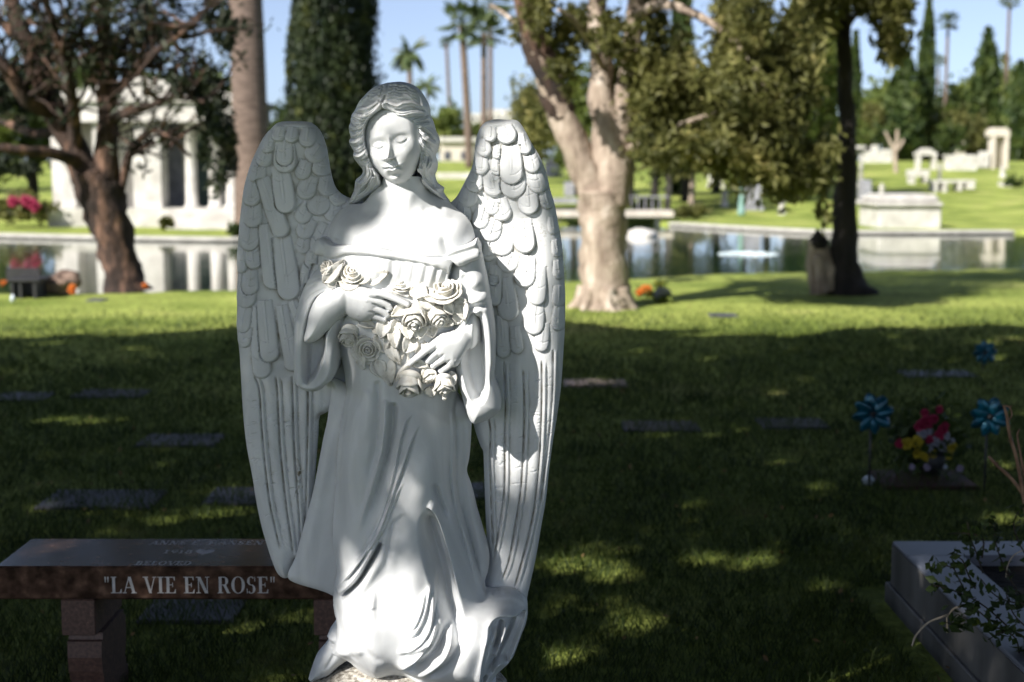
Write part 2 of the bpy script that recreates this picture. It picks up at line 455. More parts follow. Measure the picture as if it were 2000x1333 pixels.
FR = [
    ((978, 620), (984, 700), 14, 7), ((1005, 640), (1011, 691), 12, 6), ((1062, 630), (1055, 685), 14, 6), ((1092, 600), (1089, 645), 13, 6), ((1092, 560), (1092, 598), 13, 6), ((1090, 510), (1094, 545), 12, 6), ((1086, 470), (1091, 502), 11, 6), ((1080, 425), (1083, 458), 12, 6),
    ((1046, 590), (1041, 652), 19, 9), ((985, 545), (995, 626), 19, 8), ((968, 520), (965, 599), 14, 8), ((955, 470), (953, 512), 13, 6), ((965, 540), (962, 560), 10, 5),
    ((1052, 520), (1047, 595), 17, 9), ((1030, 500), (1023, 560), 19, 10), ((1000, 495), (984, 530), 20, 7), ((985, 460), (974, 500), 22, 8), ((965, 430), (952, 472), 20, 8), ((945, 405), (934, 448), 16, 7),
    ((905, 400), (905, 440), 15, 6), ((915, 370), (912, 405), 18, 6), ((1022, 430), (1026, 494), 19, 11), ((975, 390), (984, 432), 18, 8), ((965, 395), (956, 420), 14, 7), ((1065, 375), (1073, 408), 15, 7), ((1030, 365), (1034, 419), 19, 11),
    ((1045, 340), (1056, 377), 17, 8), ((925, 340), (929, 376), 17, 7), ((1035, 305), (1044, 338), 16, 8), ((960, 335), (967, 384), 19, 9), ((1000, 335), (1004, 387), 24, 10), ((971, 310), (971, 344), 12, 7), ((971, 285), (971, 312), 10, 7),
    ((940, 310), (938, 342), 15, 8), ((945, 272), (946, 307), 14, 8), ((1022, 262), (1028, 302), 14, 9), ((998, 285), (999, 361), 21, 14), ((985, 248), (995, 281), 19, 11), ((958, 250), (956, 278), 13, 11)]
for i, (b_, t_, r_, h_) in enumerate(FR):
    feather(S, b_, t_, r_, h_, base, 100 + i)
S.ridge([(935, 262), (950, 244), (985, 240), (1010, 246)], 5, 8, ta=.2, tb=.2)
S.F = S.F - .9 * (hnoise(S.F.shape, 3, 18) > 2.0)
F = blur(S.F, .65); F = F + .3 * (F - blur(F, 9)) * sstep(4, 16, sd)
B = -42 - 40 * blur(dome(np.maximum(sd, 0), 30), 3) + 26 * sstep(930, 1090, S.U)
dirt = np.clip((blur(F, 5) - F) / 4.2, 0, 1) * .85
dirt = np.maximum(dirt, .8 * np.exp(-((S.U - 1058) / 10) ** 2 - ((S.V - 455) / 22) ** 2) * (hnoise(dirt.shape, 2.5, 14) > .5))
carve('wing', S, sd, F, B, 3.44, MARBLE, ANG, AL, dirt)

# ---- body: head, neck, shoulders, arms and hands in one surface
S = Sheet(560, 1000, 176, 730, 1.0)
U, V = S.U, S.V
OX, OY = 761.0, 276.0
E1 = (.983, -.182); E2 = (.182, .983)
fx = (U - OX) * E1[0] + (V - OY) * E1[1]
fy = (U - OX) * E2[0] + (V - OY) * E2[1]
def G(cx, cy, sx, sy, a, p=2): return a * np.exp(-(np.abs((fx - cx) / sx) ** p) - (np.abs((fy - cy) / sy) ** p))
# head volume
xe = fx - 4.5 + .03 * (fy - 20)
hw = 60 - 27 * sstep(14, 96, fy)
rr = (np.abs(xe) / hw) ** 2.25 + (np.abs(fy - 6) / np.where(fy > 6, 84.0, 80.0)) ** 2.9
head = 16 + 68 * np.clip(1 - rr, 0, 1) ** .40 + .29 * np.clip(fx, -45, 45)
face = np.zeros_like(head)
face += 1.6 * (np.exp(-((fx + 22) / 15) ** 2) + np.exp(-((fx - 24) / 15) ** 2)) * np.exp(-((fy + 11) / 5.5) ** 2)
face -= G(-22, 2.5, 15, 10, 7.5) + G(24, .5, 15, 10, 7.5)
face -= G(-10.5, 2, 6, 6, 2.8) + G(11, .5, 6, 6, 2.8)
for cx, cy, tilt in ((-22.5, 4.8, .05), (23, 2.2, .0)):
    X = fx - cx; Y = fy - cy - tilt * X
    r = (X / 13.5) ** 2 + ((Y) / 8.2) ** 2
    r = (X / 13.5) ** 2 + (np.where(Y < 3, (Y - 3) / 11.5, (Y - 3) / 7.0)) ** 2
    lid = 7.4 * np.clip(1 - r, 0, 1) ** .85
    line = 5.2 - .030 * X * X                      # lash line sagging in the middle
    lid *= 1 - .62 * sstep(line - .7, line + .8, Y)
    face += lid
    face -= 4.2 * np.exp(-((Y - line - .9) / 1.15) ** 2) * np.exp(-(X / 12.5) ** 4)
    face -= .7 * np.exp(-((Y + 6.8 - .012 * X * X) / 1.6) ** 2) * np.exp(-(X / 12) ** 4)
    face += 1.8 * np.exp(-((Y - line - 6.5) / 3.0) ** 2) * np.exp(-(X / 12) ** 2)
# nose
nx = -.2 * fy * sstep(-5, 30, fy)
tn = np.clip((fy + 12) / 46, 0, 1)
nw = 3.6 + 2.4 * tn
nose = (2.4 + 13.5 * tn ** 1.2) * np.exp(-(np.abs(fx - nx) / nw) ** 2.2)
nose += (2.5 + 4 * tn) * np.exp(-((fx - nx) / (nw * 2.1)) ** 2) * tn
nose *= sstep(-14, -4, fy) * (1 - sstep(33.5, 38.5, fy + .012 * (fx - nx) ** 2))
face += nose
face += G(-6.4, 31, 4.8, 4.4, 5) + G(-13.2, 33.5, 3.6, 3.6, 5) + G(1.6, 33.5, 3.6, 3.6, 5)
face -= G(-10.5, 38.5, 2.8, 1.6, 5) + G(-1.5, 38.5, 2.8, 1.6, 5)
face -= G(-5, 43.5, 2.6, 4, 1.6)
# mouth
mx0 = -3.2
ml = 52.6 + .9 * np.cos((fx - mx0) * .42) - .0045 * (fx - mx0) ** 2 + .05 * (fx - mx0)
mw = np.exp(-(np.abs(fx - mx0) / 15.5) ** 3.2)
up = np.where(fy < ml, np.exp(-((fy - ml + 2.6) / 3.0) ** 2), 0)
face += 7.0 * up * mw * (1 - .25 * np.exp(-((fx - mx0) / 2.6) ** 2))
lo = np.exp(-((fy - ml - 4.3) / 3.5) ** 2) * np.exp(-(np.abs(fx - mx0) / 11.5) ** 2.6)
face += 7.6 * lo * sstep(-.4, 1.0, fy - ml)
face -= 7.0 * np.exp(-((fy - ml) / 1.25) ** 2) * np.exp(-(np.abs(fx - mx0) / 16) ** 4)
face -= G(-19.5, 53, 3.5, 4, 2.2) + G(13.6, 54, 3.5, 4, 2.2)
face += G(mx0, 50, 21, 15, 4.0)
face -= G(-2.5, 66.5, 11, 3.6, 4.8)
face += G(-2.2, 77, 14, 9, 5.4)
face += G(-27, 26, 17, 19, 5.6) + G(29, 25, 17, 19, 5.6)
face -= G(-30, 52, 10, 16, 2.0) + G(25, 52, 10, 16, 2.0)
head_face = head + 1.12 * blur(face, .6)
# neck and chest
CH = [(705, 395), (740, 350), (800, 345), (826, 350), (838, 376), (866, 392), (890, 412), (908, 426), (919, 445), (926, 468), (932, 500), (935, 560), (915, 640), (870, 690), (700, 690), (650, 640), (622, 560),
      (624, 500), (630, 470), (638, 438), (652, 416), (672, 403), (690, 400)]
sdc = S.sd(CH, 5, 14)
chest = -8 + 84 * blur(dome(np.maximum(sdc, 0), 95, .62), 5) * (sdc > -3)
chest += 3 * sstep(410, 500, V) - 14 * (1 - sstep(395, 470, V))
nk = np.abs(U - 783 - .12 * (V - 350)) / (43 + 16 * sstep(370, 410, V))
neck = -4 + 56 * np.clip(1 - nk ** 2, 0, 1) ** .5 * (1 - .35 * sstep(370, 430, V))
neck = np.where((V > 300) & (V < 470) & (nk < 1), neck, -60)
S.F = np.maximum(chest, neck)
hs = 8.0
d_ = chest - neck
S.F = np.where(np.abs(d_) < 2 * hs, S.F + (2 * hs - np.abs(d_)) ** 2 / (8 * hs), S.F)
S.ridge([(768, 372), (774, 395), (782, 418)], 2.0, 8); S.ridge([(806, 372), (798, 398), (790, 420)], 1.6, 8)
S.bump(786, 424, 12, 10, -2)
S.ridge([(776, 428), (745, 425), (712, 428), (685, 424)], 3.0, 7); S.ridge([(797, 428), (830, 424), (862, 420), (885, 424)], 3.2, 7)
S.ridge([(740, 412), (715, 416), (690, 412)], -3, 8); S.ridge([(820, 412), (850, 410), (870, 408)], -3, 8)
S.ridge([(878, 498), (872, 484), (866, 470), (862, 455)], -7, 7, ta=.05, tb=.5)
S.ridge([(655, 470), (660, 455), (664, 440)], -4, 8, ta=.1, tb=.5)
S.bump(900, 450, 26, 30, 8); S.bump(654, 450, 22, 26, 8)
S.bump(735, 505, 34, 28, 12); S.bump(835, 508, 34, 28, 12)
nl = np.interp(U, [560, 614, 626, 660, 700, 740, 780, 820, 850, 874, 890, 932, 1000], [478, 478, 472, 482, 480, 484, 494, 499, 502, 504, 494, 482, 478])
S.F -= 46 * sstep(-2, 10, V - nl)
chestF = blur(S.F, 1.5)
# left arm and hand
LA = [(655, 561), (628, 572), (613, 588), (603, 612), (597, 640), (592, 662), (599, 671), (618, 667), (640, 648), (660, 628), (676, 616), (690, 604), (694, 580), (682, 556), (668, 557)]
sda = S.sd(LA, 5, 10)
arm = 62 + 16 * sstep(600, 680, U) + 34 * dome(np.maximum(sda, 0), 36)
S.F = np.where(sda > 0, np.maximum(arm, chestF), chestF)
def capsules(paths, dst, k=0):
    for pts, r0, r1, c0, c1 in paths:
        w, d, sg, t = S.path(pts, max(r0, r1) + 2, 4)
        r = r0 + (r1 - r0) * t
        hgt = c0 + (c1 - c0) * t + np.sqrt(np.clip(r * r - d * d, 0, None)) * 1.0
        dst[w] = np.where(d < r, np.maximum(dst[w], hgt), dst[w])
HB = [(668, 557), (700, 556), (722, 560), (744, 569), (748, 585), (744, 600), (738, 613), (724, 624), (705, 626), (688, 620), (676, 613), (668, 600), (662, 580)]
sdh = S.sd(HB, 5, 8)
hand = np.where(sdh > 0, 84 + 10 * sstep(670, 720, U) + 20 * dome(np.maximum(sdh, 0), 26), -99)
S.F = np.maximum(S.F, hand)
mid = blur(S.F, 2.2)
S.F = np.where((sda > -2) & (sdh > 1) | (sda > 3) & (sdh > -4), mid, S.F)
fing = np.full_like(S.F, -99.0)
capsules([([(728, 571), (752, 572), (775, 580), (799, 591)], 9.0, 6.3, 106, 106), ([(722, 583), (742, 586), (758, 592), (764, 599)], 9.2, 7.6, 106, 98), ([(716, 597), (738, 601), (752, 607), (758, 613)], 9.2, 7.4, 105, 96),
          ([(706, 609), (726, 613), (742, 618), (753, 622)], 8.6, 6.0, 102, 94)], fing)
S.F = np.maximum(S.F, fing)
for ln in ([(738, 574), (752, 581), (766, 590)], [(728, 588), (745, 595), (762, 605)], [(722, 603), (738, 609), (755, 618)]):
    S.ridge(ln, -4.0, 1.8, ta=.35, tb=.02)
# right forearm and hand
w, d, sg, t = S.path([(948, 628), (925, 645), (902, 662)], 44, 4)
r = 36 - 9 * t
fa = 50 + 22 * t - 46 * sstep(922, 942, U[w]) + np.sqrt(np.clip(r * r - d * d, 0, None)) * 1.05
S.F[w] = np.where((d < r) & (U[w] < 940), np.maximum(S.F[w], fa), S.F[w])
HR = [(906, 640), (886, 643), (866, 648), (848, 660), (846, 676), (853, 690), (866, 700), (880, 712), (892, 714), (902, 704), (912, 686), (920, 664), (916, 648)]
sdr = S.sd(HR, 5, 8)
hand = np.where(sdr > 0, 90 + 8 * sstep(910, 860, U) + 18 * dome(np.maximum(sdr, 0), 26), -99)
S.F = np.maximum(S.F, hand)
mid = blur(S.F, 2.5)
S.F = np.where((sdr > -3) & (U > 888) & (V < 700), mid, S.F)
fing = np.full_like(S.F, -99.0)
capsules([([(860, 662), (836, 679), (820, 692), (803, 706)], 9.5, 6.0, 104, 104), ([(866, 676), (853, 686), (844, 694), (838, 701)], 9.6, 7.8, 104, 96), ([(878, 688), (864, 699), (853, 706), (848, 711)], 9.4, 7.6, 103, 94),
          ([(888, 698), (878, 710), (868, 717), (862, 721)], 8.8, 6.4, 100, 92)], fing)
S.F = np.maximum(S.F, fing)
for ln in ([(862, 672), (846, 684), (832, 697)], [(872, 684), (858, 696), (845, 707)], [(884, 696), (872, 706), (858, 718)]):
    S.ridge(ln, -4.0, 1.8, ta=.35, tb=.02)
bodyF = S.F.copy()
# head joined on top
FH = head_face
bodyF = np.where(rr < 1, np.maximum(bodyF, FH), bodyF)
sd_head = (1 - rr ** .5) * 50
sd_all = np.maximum.reduce([sdc, sda, sdh, sdr, np.where(V < 372, sd_head, -1e3)])
w_, d2_, _, t2_ = S.path([(948, 628), (925, 645), (902, 662)], 44, 4)
sd_all[w_] = np.maximum(sd_all[w_], np.minimum(36 - 9 * t2_ - d2_, 940 - U[w_]))
for pts, rad in (([(752, 572), (775, 580), (799, 591)], 6.4), ([(836, 679), (820, 692), (803, 706)], 6.2), ([(853, 686), (838, 701)], 7.8), ([(864, 699), (848, 711)], 7.6), ([(878, 710), (862, 721)], 6.6), ([(742, 586), (764, 599)], 7.8), ([(738, 601), (758, 613)], 7.4), ([(726, 613), (753, 622)], 6.2)):
    w, d, sg, t = S.path(pts, rad + 12, 2)
    sd_all[w] = np.maximum(sd_all[w], rad - d)
F = blur(bodyF, .6)
B = np.where(V < 380, -10 - 60 * dome(np.maximum(sd_all, 0), 50), -30 - 40 * dome(np.maximum(sd_all, 0), 60))
B = np.minimum(B, F - 6)
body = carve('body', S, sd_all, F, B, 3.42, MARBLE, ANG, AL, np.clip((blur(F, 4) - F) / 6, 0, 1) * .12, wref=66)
FACE_T = (S, rr, F)

# ---- hair
HO = [(761, 159), (745, 162), (725, 170), (707, 187), (696, 201), (690, 214), (683, 224), (681, 237), (677.5, 251), (681.5, 266), (678.5, 280), (687, 294), (687, 308), (694.5, 320), (703, 332), (700, 343), (688, 352),
      (684.5, 369), (677, 387), (671, 402), (690, 402), (712, 388), (738, 374), (750, 378), (800, 378), (824, 374), (838, 382), (858, 392), (876, 398), (863, 377), (864, 368), (851, 357), (847, 342), (851, 333), (853, 318), (849, 304), (853, 293), (857, 278), (855, 266), (849, 253),
      (844.5, 237), (838.5, 223), (837.5, 209), (830, 192), (818, 174), (802, 163), (782, 158)]
FI = [(749.5, 214), (737, 221), (727, 229), (718, 240), (713.5, 254), (712, 270), (714, 284), (718, 296), (724, 315), (732, 333), (742, 350), (760, 364), (790, 364), (808, 352), (818, 330), (822, 310), (821, 290), (819.5, 270), (814, 253), (805, 243), (796, 237), (778, 226), (762, 216)]
S = Sheet(664, 884, 152, 408, 1.0)
U, V = S.U, S.V
sdo = S.sd(HO, 4, 12); sdf = S.sd(FI, 4, 60)
crown = 84 * dome(np.maximum(sdo, 0), 58, .52)
S.F = -8 + crown
S.F -= 44 * sstep(300, 385, V)
def strands(inner, outer, n, amp, wid, seed, wig=3.0):
    rs = np.random.default_rng(seed)
    a = catmull(inner, 6); b = catmull(outer, 6)
    ta = np.linspace(0, 1, len(a)); tb = np.linspace(0, 1, len(b)); tq = np.linspace(0, 1, 26)
    A = np.stack([np.interp(tq, ta, a[:, k]) for k in (0, 1)], 1); Bq = np.stack([np.interp(tq, tb, b[:, k]) for k in (0, 1)], 1)
    for i in range(n):
        f = i / (n - 1); p = A * (1 - f) + Bq * f
        tn_ = np.gradient(p, axis=0); tn_ /= np.hypot(*tn_.T)[:, None] + 1e-6
        nrm = np.stack([-tn_[:, 1], tn_[:, 0]], 1)
        ph = rs.uniform(-.5, .5) + f * 1.2
        off = wig * np.sin(tq * 2 * math.pi * 3.4 + ph) * sstep(0, .12, tq)
        p = p + nrm * off[:, None]
        am = amp * rs.uniform(.7, 1.3)
        S.ridge(p[::2], am, wid, ta=.04, tb=.05)
        S.ridge((p + nrm * (wid * 1.25))[::2], -am * 1.0, wid * .55, ta=.05, tb=.05)
strands([(745, 192), (722, 192), (704, 200), (692, 214)], [(752, 166), (730, 172), (712, 186), (698, 204)], 5, 2.0, 3.6, 3, 1.6)
strands([(757, 192), (785, 190), (812, 198), (832, 214)], [(760, 166), (785, 166), (812, 176), (834, 200)], 5, 2.0, 3.6, 4, 1.6)
hb = blur(-10 + crown, 1.5) - 44 * sstep(300, 385, V)
def roll(p, r0, r1, lift, seed=0):
    w, d, sg, t = S.path(p, max(r0, r1) + 3, 6)
    r = r0 + (r1 - r0) * t; r = r * (.72 + .28 * np.sin(np.pi * np.clip(t * .9 + .08, 0, 1)) ** .6)
    x = np.clip(1 - (d / r) ** 2, 0, 1)
    hh = hb[w] - 1 + 1.3 * lift + r * 1.45 * np.sqrt(x) + 1.5 * np.sin(d * sg * 1.35 + seed + t * 3) * x
    S.F[w] = np.where(d < r, np.maximum(S.F[w], hh), S.F[w])
for i, (p, r0, r1, lf) in enumerate((
    ([(728, 318), (737, 336), (738, 352), (728, 368), (708, 380), (688, 396)], 8, 7, 0), ([(720, 322), (722, 340), (712, 354), (700, 364), (684, 386)], 8, 8, 1), ([(712, 326), (708, 342), (696, 352), (686, 368)], 7, 6, 0), ([(730, 350), (716, 372), (698, 386)], 6, 5, 2),
    ([(730, 306), (720, 318), (706, 318), (699, 310)], 8, 6, 0), ([(722, 290), (714, 303), (702, 308), (690, 302)], 8, 7, 1), ([(718, 275), (709, 288), (698, 293), (688, 288)], 8, 7, 1), ([(715, 264), (706, 276), (695, 280), (683, 276)], 8, 7, 2),
    ([(713, 252), (704, 262), (693, 265), (682, 260)], 8, 7, 2), ([(718, 240), (707, 250), (695, 252), (684, 246)], 8, 7, 2), ([(724, 232), (710, 240), (698, 240), (687, 233)], 8, 7, 2), ([(749, 210), (737, 221), (724, 229), (710, 232), (697, 227)], 9, 9, 4),
    ([(742, 204), (730, 212), (716, 217), (704, 216), (696, 221)], 7, 7, 1),
    ([(752, 210), (764, 219), (778, 226), (794, 228), (808, 225), (828, 223)], 9, 8, 4), ([(758, 203), (768, 207), (780, 211), (794, 206), (808, 205), (822, 211)], 7, 6, 1), ([(778, 229), (792, 237), (808, 239), (822, 236), (835, 231)], 8, 6, 2), ([(795, 240), (808, 247), (822, 249), (838, 244)], 7, 6, 2),
    ([(802, 243), (813, 257), (820, 271), (827, 284), (837, 295), (845, 307)], 7, 7, 3), ([(815, 252), (828, 264), (840, 275), (851, 283)], 7, 6, 2), ([(830, 250), (842, 258), (850, 268)], 7, 5, 1), ([(822, 280), (828, 296), (836, 306), (847, 300)], 7, 6, 1),
    ([(824, 300), (823, 318), (822, 336), (829, 356), (845, 372), (864, 388)], 7, 7, 2), ([(845, 306), (843, 321), (835, 335), (838, 350), (854, 366), (868, 384)], 8, 7, 2), ([(834, 310), (830, 326), (832, 342)], 6, 6, 3), ([(850, 320), (846, 332), (846, 346), (858, 358)], 6, 5, 0))):
    roll(p, r0, r1, lf, i)
S.F -= 1.0 * hnoise(S.F.shape, 5, 3) * .4
bur = [(741, 176), (746, 172), (751, 168)]
S.ridge(bur, -6, 1.4)
w, d, sg, t = S.path([(749, 214), (751, 200), (755, 190)], 8); S.F[w] -= 5 * np.exp(-(d / 2.0) ** 2)
F = blur(S.F, .6); F = F + 1.15 * (F - blur(F, 6)) * sstep(0, 8, sdo); F -= 13 * np.exp(-(np.clip(-sdf, 0, 99) / 7) ** 2) * (V < 330)
edge = np.clip(sdf, -99, 99)
F = np.where(edge > -1, F - 60 * sstep(-1, 6, edge), F)
Bh = -14 - 78 * dome(np.maximum(sdo, 0), 62)
Bh = np.where(V > 335, np.minimum(F - 14, -14), Bh)
hollow = S.sd([(746, 340), (742, 362), (740, 385), (745, 410), (832, 410), (836, 388), (824, 366), (818, 335)], 3, 8)
F = F - 80 * sstep(-1, 5, hollow)
sdhair = sdo
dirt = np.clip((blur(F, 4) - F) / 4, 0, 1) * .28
carve('hair', S, sdhair, F, np.minimum(Bh, F - 8), 3.42, MARBLE, ANG, AL, dirt, wref=28)
# ---- gown: skirt, cloak panels, sleeves and neckline in one cloth
S = Sheet(546, 1040, 456, 1340, 1.0)
U, V = S.U, S.V
def layer(dst, sdl, Fl, mode='max'):
    if mode == 'max': return np.where(sdl > 0, np.maximum(dst, Fl), dst)
    return np.where(sdl > 0, Fl, dst)
NEG = -400.0
G0 = [(640, 745), (640, 770), (636, 800), (631, 835), (625, 862), (613, 925), (603, 975), (591, 1020), (580, 1062), (568, 1105), (556, 1130), (554, 1141), (560, 1150), (580, 1158), (605, 1165), (630, 1173), (650, 1181), (690, 1181), (700, 1000), (700, 800)]
G0R = [(880, 770), (905, 795), (915, 817), (919.5, 829), (919, 848), (917.5, 880), (915, 905), (910, 933), (917, 955), (924, 978), (930, 1005), (938, 1032), (945, 1056), (951, 1076), (955, 1105), (952, 1130), (946, 1155), (950, 1230), (880, 1240), (850, 1000), (860, 800)]
GF = [(655, 1205), (657, 1218), (645, 1236), (636, 1250), (639, 1259), (627, 1278), (612, 1296), (605, 1314), (599, 1334), (604, 1340), (625, 1334), (642, 1327), (655, 1314), (673, 1301), (690, 1290), (700, 1230), (690, 1200)]
GM = [(626, 468), (660, 472), (700, 469), (740, 474), (780, 484), (820, 490), (874, 494), (905, 484), (934, 470), (940, 500), (935, 560), (925, 640), (905, 720), (888, 790), (889, 830), (889, 900), (890, 950), (897, 990), (905, 1020), (916, 1060), (929, 1105), (939, 1140), (944, 1163),
      (960, 1166), (985, 1163), (1005, 1165), (1026, 1180), (1031, 1196), (1030, 1214), (1025, 1232), (1018, 1248), (1010, 1270), (1002, 1289), (993, 1303), (988, 1308), (980, 1314), (970, 1322), (962, 1334), (960, 1345), (815, 1345), (802, 1334), (790, 1324.5), (770, 1320.5), (752, 1326), (736, 1329.5), (721, 1324), (709, 1316), (694, 1304.5), (684, 1296),
      (673, 1290), (662, 1286), (652, 1281), (648, 1278), (652, 1262), (656, 1240), (656, 1215), (652, 1195), (648.5, 1175), (649, 1158), (652, 1140), (656, 1122), (652, 1098), (648, 1072), (646, 1047), (648, 1010), (652, 960), (655, 900), (660, 850), (667, 805), (674, 765), (664, 700), (640, 620), (620, 540)]
sd0 = S.sd(G0, 4, 14); sd0r = S.sd(G0R, 4, 14); sdf_ = S.sd(GF, 3, 14); sdm = S.sd(GM, 4, 20)
bk = -26 + 14 * dome(np.maximum(sd0, 0), 24) + 6 * sstep(1000, 1150, V)
F0 = np.where(sd0 > 0, bk, NEG)
S.F = F0
S.ridge([(640, 830), (628, 920), (612, 1000), (596, 1080), (585, 1140)], 6, 14)
S.ridge([(661, 975), (655, 1005), (650, 1035)], -5, 4)
F0 = np.where(sd0 > 0, S.F, NEG)
bkr = -14 + 26 * dome(np.maximum(sd0r, 0), 26)
F0 = layer(F0, sd0r, bkr)
S.F = F0
S.ridge([(902, 800), (906, 860), (902, 920), (905, 970), (918, 1030), (932, 1090), (940, 1130)], -7, 7)
S.ridge([(900, 985), (912, 1040), (926, 1100), (936, 1150)], -10, 6)
F0 = np.where(F0 > NEG / 2, S.F, NEG)
ff = 0 + 40 * dome(np.maximum(sdf_, 0), 26)
F0 = layer(F0, sdf_, ff)
S.F = F0
S.ridge([(650, 1235), (640, 1265), (622, 1300), (612, 1330)], 5, 7); S.ridge([(660, 1255), (650, 1285), (632, 1310)], -5, 4); S.ridge([(640, 1258), (655, 1262)], -6, 3); S.ridge([(616, 1322), (622, 1316), (628, 1317), (626, 1324), (616, 1326)], -2, 1)
F0 = np.where(F0 > NEG / 2, S.F, NEG)
# main skirt volume
sdv = S.sd([(622, 380), (700, 370), (780, 370), (860, 370), (938, 380)] + GM[9:], 4, 20)
sdm_ = sdm; sdm = np.where(V < 640, sdv, sdm)
main = -6 + 92 * blur(dome(np.maximum(sdm, 0), 92, .56), 5)
q_ = sstep(12, 2, sdm); main = main * (1 - q_) + q_ * (-6 + 92 * dome(np.maximum(sdm, 0) + 2.5, 92, .56))
S.F = main; sdm = sdm_
S.F -= 5 * sstep(560, 470, V)
S.F += 16 * sstep(980, 1300, V) - 20 * sstep(930, 1020, U) * sstep(1150, 1200, V)
S.bump(735, 528, 38, 30, 12); S.bump(838, 530, 38, 30, 12)
S.bump(800, 830, 70, 60, 8)
S.bump(832, 925, 40, 78, 26, .12)                # knee and thigh of the bent leg
S.bump(812, 1090, 30, 120, 20, -.05)             # shin
S.bump(700, 880, 34, 130, 14, .05)               # far thigh
S.bump(735, 1210, 62, 85, 18)
# gathers under the neckline
for a_, b_, am in (((742, 502), (738, 548), 3), ((762, 502), (760, 545), 4.5), ((783, 505), (777, 550), 5.5), ((806, 506), (796, 560), 6.5), ((830, 508), (818, 566), 7.5), ((851, 512), (836, 572), 8), ((868, 518), (852, 560), 6)):
    S.ridge([a_, ((a_[0] + b_[0]) / 2 + 1, (a_[1] + b_[1]) / 2), b_], am * .34, 6.0, 9.0, .15, .45)
    S.ridge([(a_[0] + 10, a_[1]), (b_[0] + 10, b_[1])], -am * .34, 4.5, 6.0, .15, .45)
S.ridge([(712, 500), (706, 520), (700, 540)], 5, 12)
S.ridge([(668, 505), (655, 540), (650, 570)], -5, 8)
# long folds of the skirt
S.ridge([(772, 775), (771, 820), (763, 868), (752, 905), (742, 940), (728, 985), (712, 1020)], -15, 6.5, 9, .05, .35)
S.ridge([(759, 770), (757, 820), (751, 868), (742, 905), (731, 945), (716, 990), (700, 1040)], 9, 4.5, 6, .05, .3)
S.ridge([(742, 735), (743, 800), (740, 855), (732, 900), (722, 945)], -11, 6, 8, .05, .4)
S.ridge([(722, 750), (722, 810), (716, 870)], 5, 9, 12, .1, .4)
S.ridge([(700, 770), (694, 850), (688, 930), (690, 1000)], 4, 14, 16, .1, .3)
S.ridge([(681, 765), (671, 830), (663, 900), (658, 970)], -6, 7, 8, .1, .3)
S.lip([(812, 796), (797, 815), (787, 850), (777, 900), (766, 945), (752, 990), (735, 1030), (712, 1075), (686, 1115), (664, 1145)], 6.5, 7, 1.8, side=1, ta=.1, tb=.05)
S.lip([(826, 812), (808, 850), (795, 890), (780, 930), (765, 975), (750, 1015), (730, 1052), (700, 1092), (672, 1128), (655, 1150)], 7.5, 8, 1.8, side=1, ta=.15, tb=.05)
S.lip([(795, 925), (779, 955), (768, 985), (758, 1012), (742, 1040), (724, 1062)], 6, 8, 1.8, side=1, ta=.25, tb=.2)
S.ridge([(768, 940), (752, 990), (738, 1020), (722, 1050), (700, 1085)], -6, 4, 5, .1, .1)
S.ridge([(752, 1042), (740, 1064), (724, 1092), (708, 1120), (690, 1142), (668, 1162)], -26, 3.6, 4.6, .12, .12)
S.ridge([(742, 1040), (728, 1066), (710, 1096), (692, 1120), (672, 1140), (658, 1154)], 10, 6, 7, .15, .05)
S.ridge([(762, 1050), (748, 1080), (728, 1110), (706, 1140), (680, 1165)], 6, 9, 11, .25, .3)
S.ridge([(800, 985), (786, 1000), (772, 1012), (767, 1040), (762, 1075), (758, 1100)], -9, 4.5, 6, .2, .4)
S.ridge([(782, 1020), (774, 1060), (770, 1110)], 4, 9, 10, .2, .4)
S.ridge([(744, 1140), (745, 1180), (750, 1210)], -1.6, 6, 7, .3, .4); S.ridge([(736, 1130), (735, 1170)], 2.5, 5, 6)
# cavity beside the shin
P = [(838, 979), (846, 985), (855, 1003), (865, 1032), (876, 1068), (887, 1108), (896, 1150), (903, 1185), (905, 1215), (896, 1235), (880, 1225), (868, 1195), (852, 1150), (840, 1100), (828, 1050), (824, 1015), (829, 992)]
sdp = S.sd(P, 4, 30)
S.F -= 40 * sstep(-6, 22, sdp) * sstep(980, 1010, V)
S.lip([(836, 976), (848, 982), (859, 1006), (870, 1040), (881, 1078), (891, 1118), (900, 1160)], 14, 15, 1.8, side=-1, ta=.06, tb=.25)
S.ridge([(849, 930), (858, 962), (868, 990), (876, 1012)], -12, 5, 6, .2, .3)
S.ridge([(862, 930), (872, 968), (884, 1010), (896, 1060)], 7, 6, 8, .2, .3)
S.ridge([(876, 880), (879, 940), (886, 990), (899, 1040), (914, 1090)], -6, 4, 5, .2, .2)
S.ridge([(882, 800), (885, 860), (884, 930), (890, 985), (902, 1030), (917, 1080), (931, 1130)], 7, 4, 5, .05, .1)
S.ridge([(895, 1020), (908, 1065), (920, 1110), (930, 1150)], -4, 2, 2.4, .2, .2)
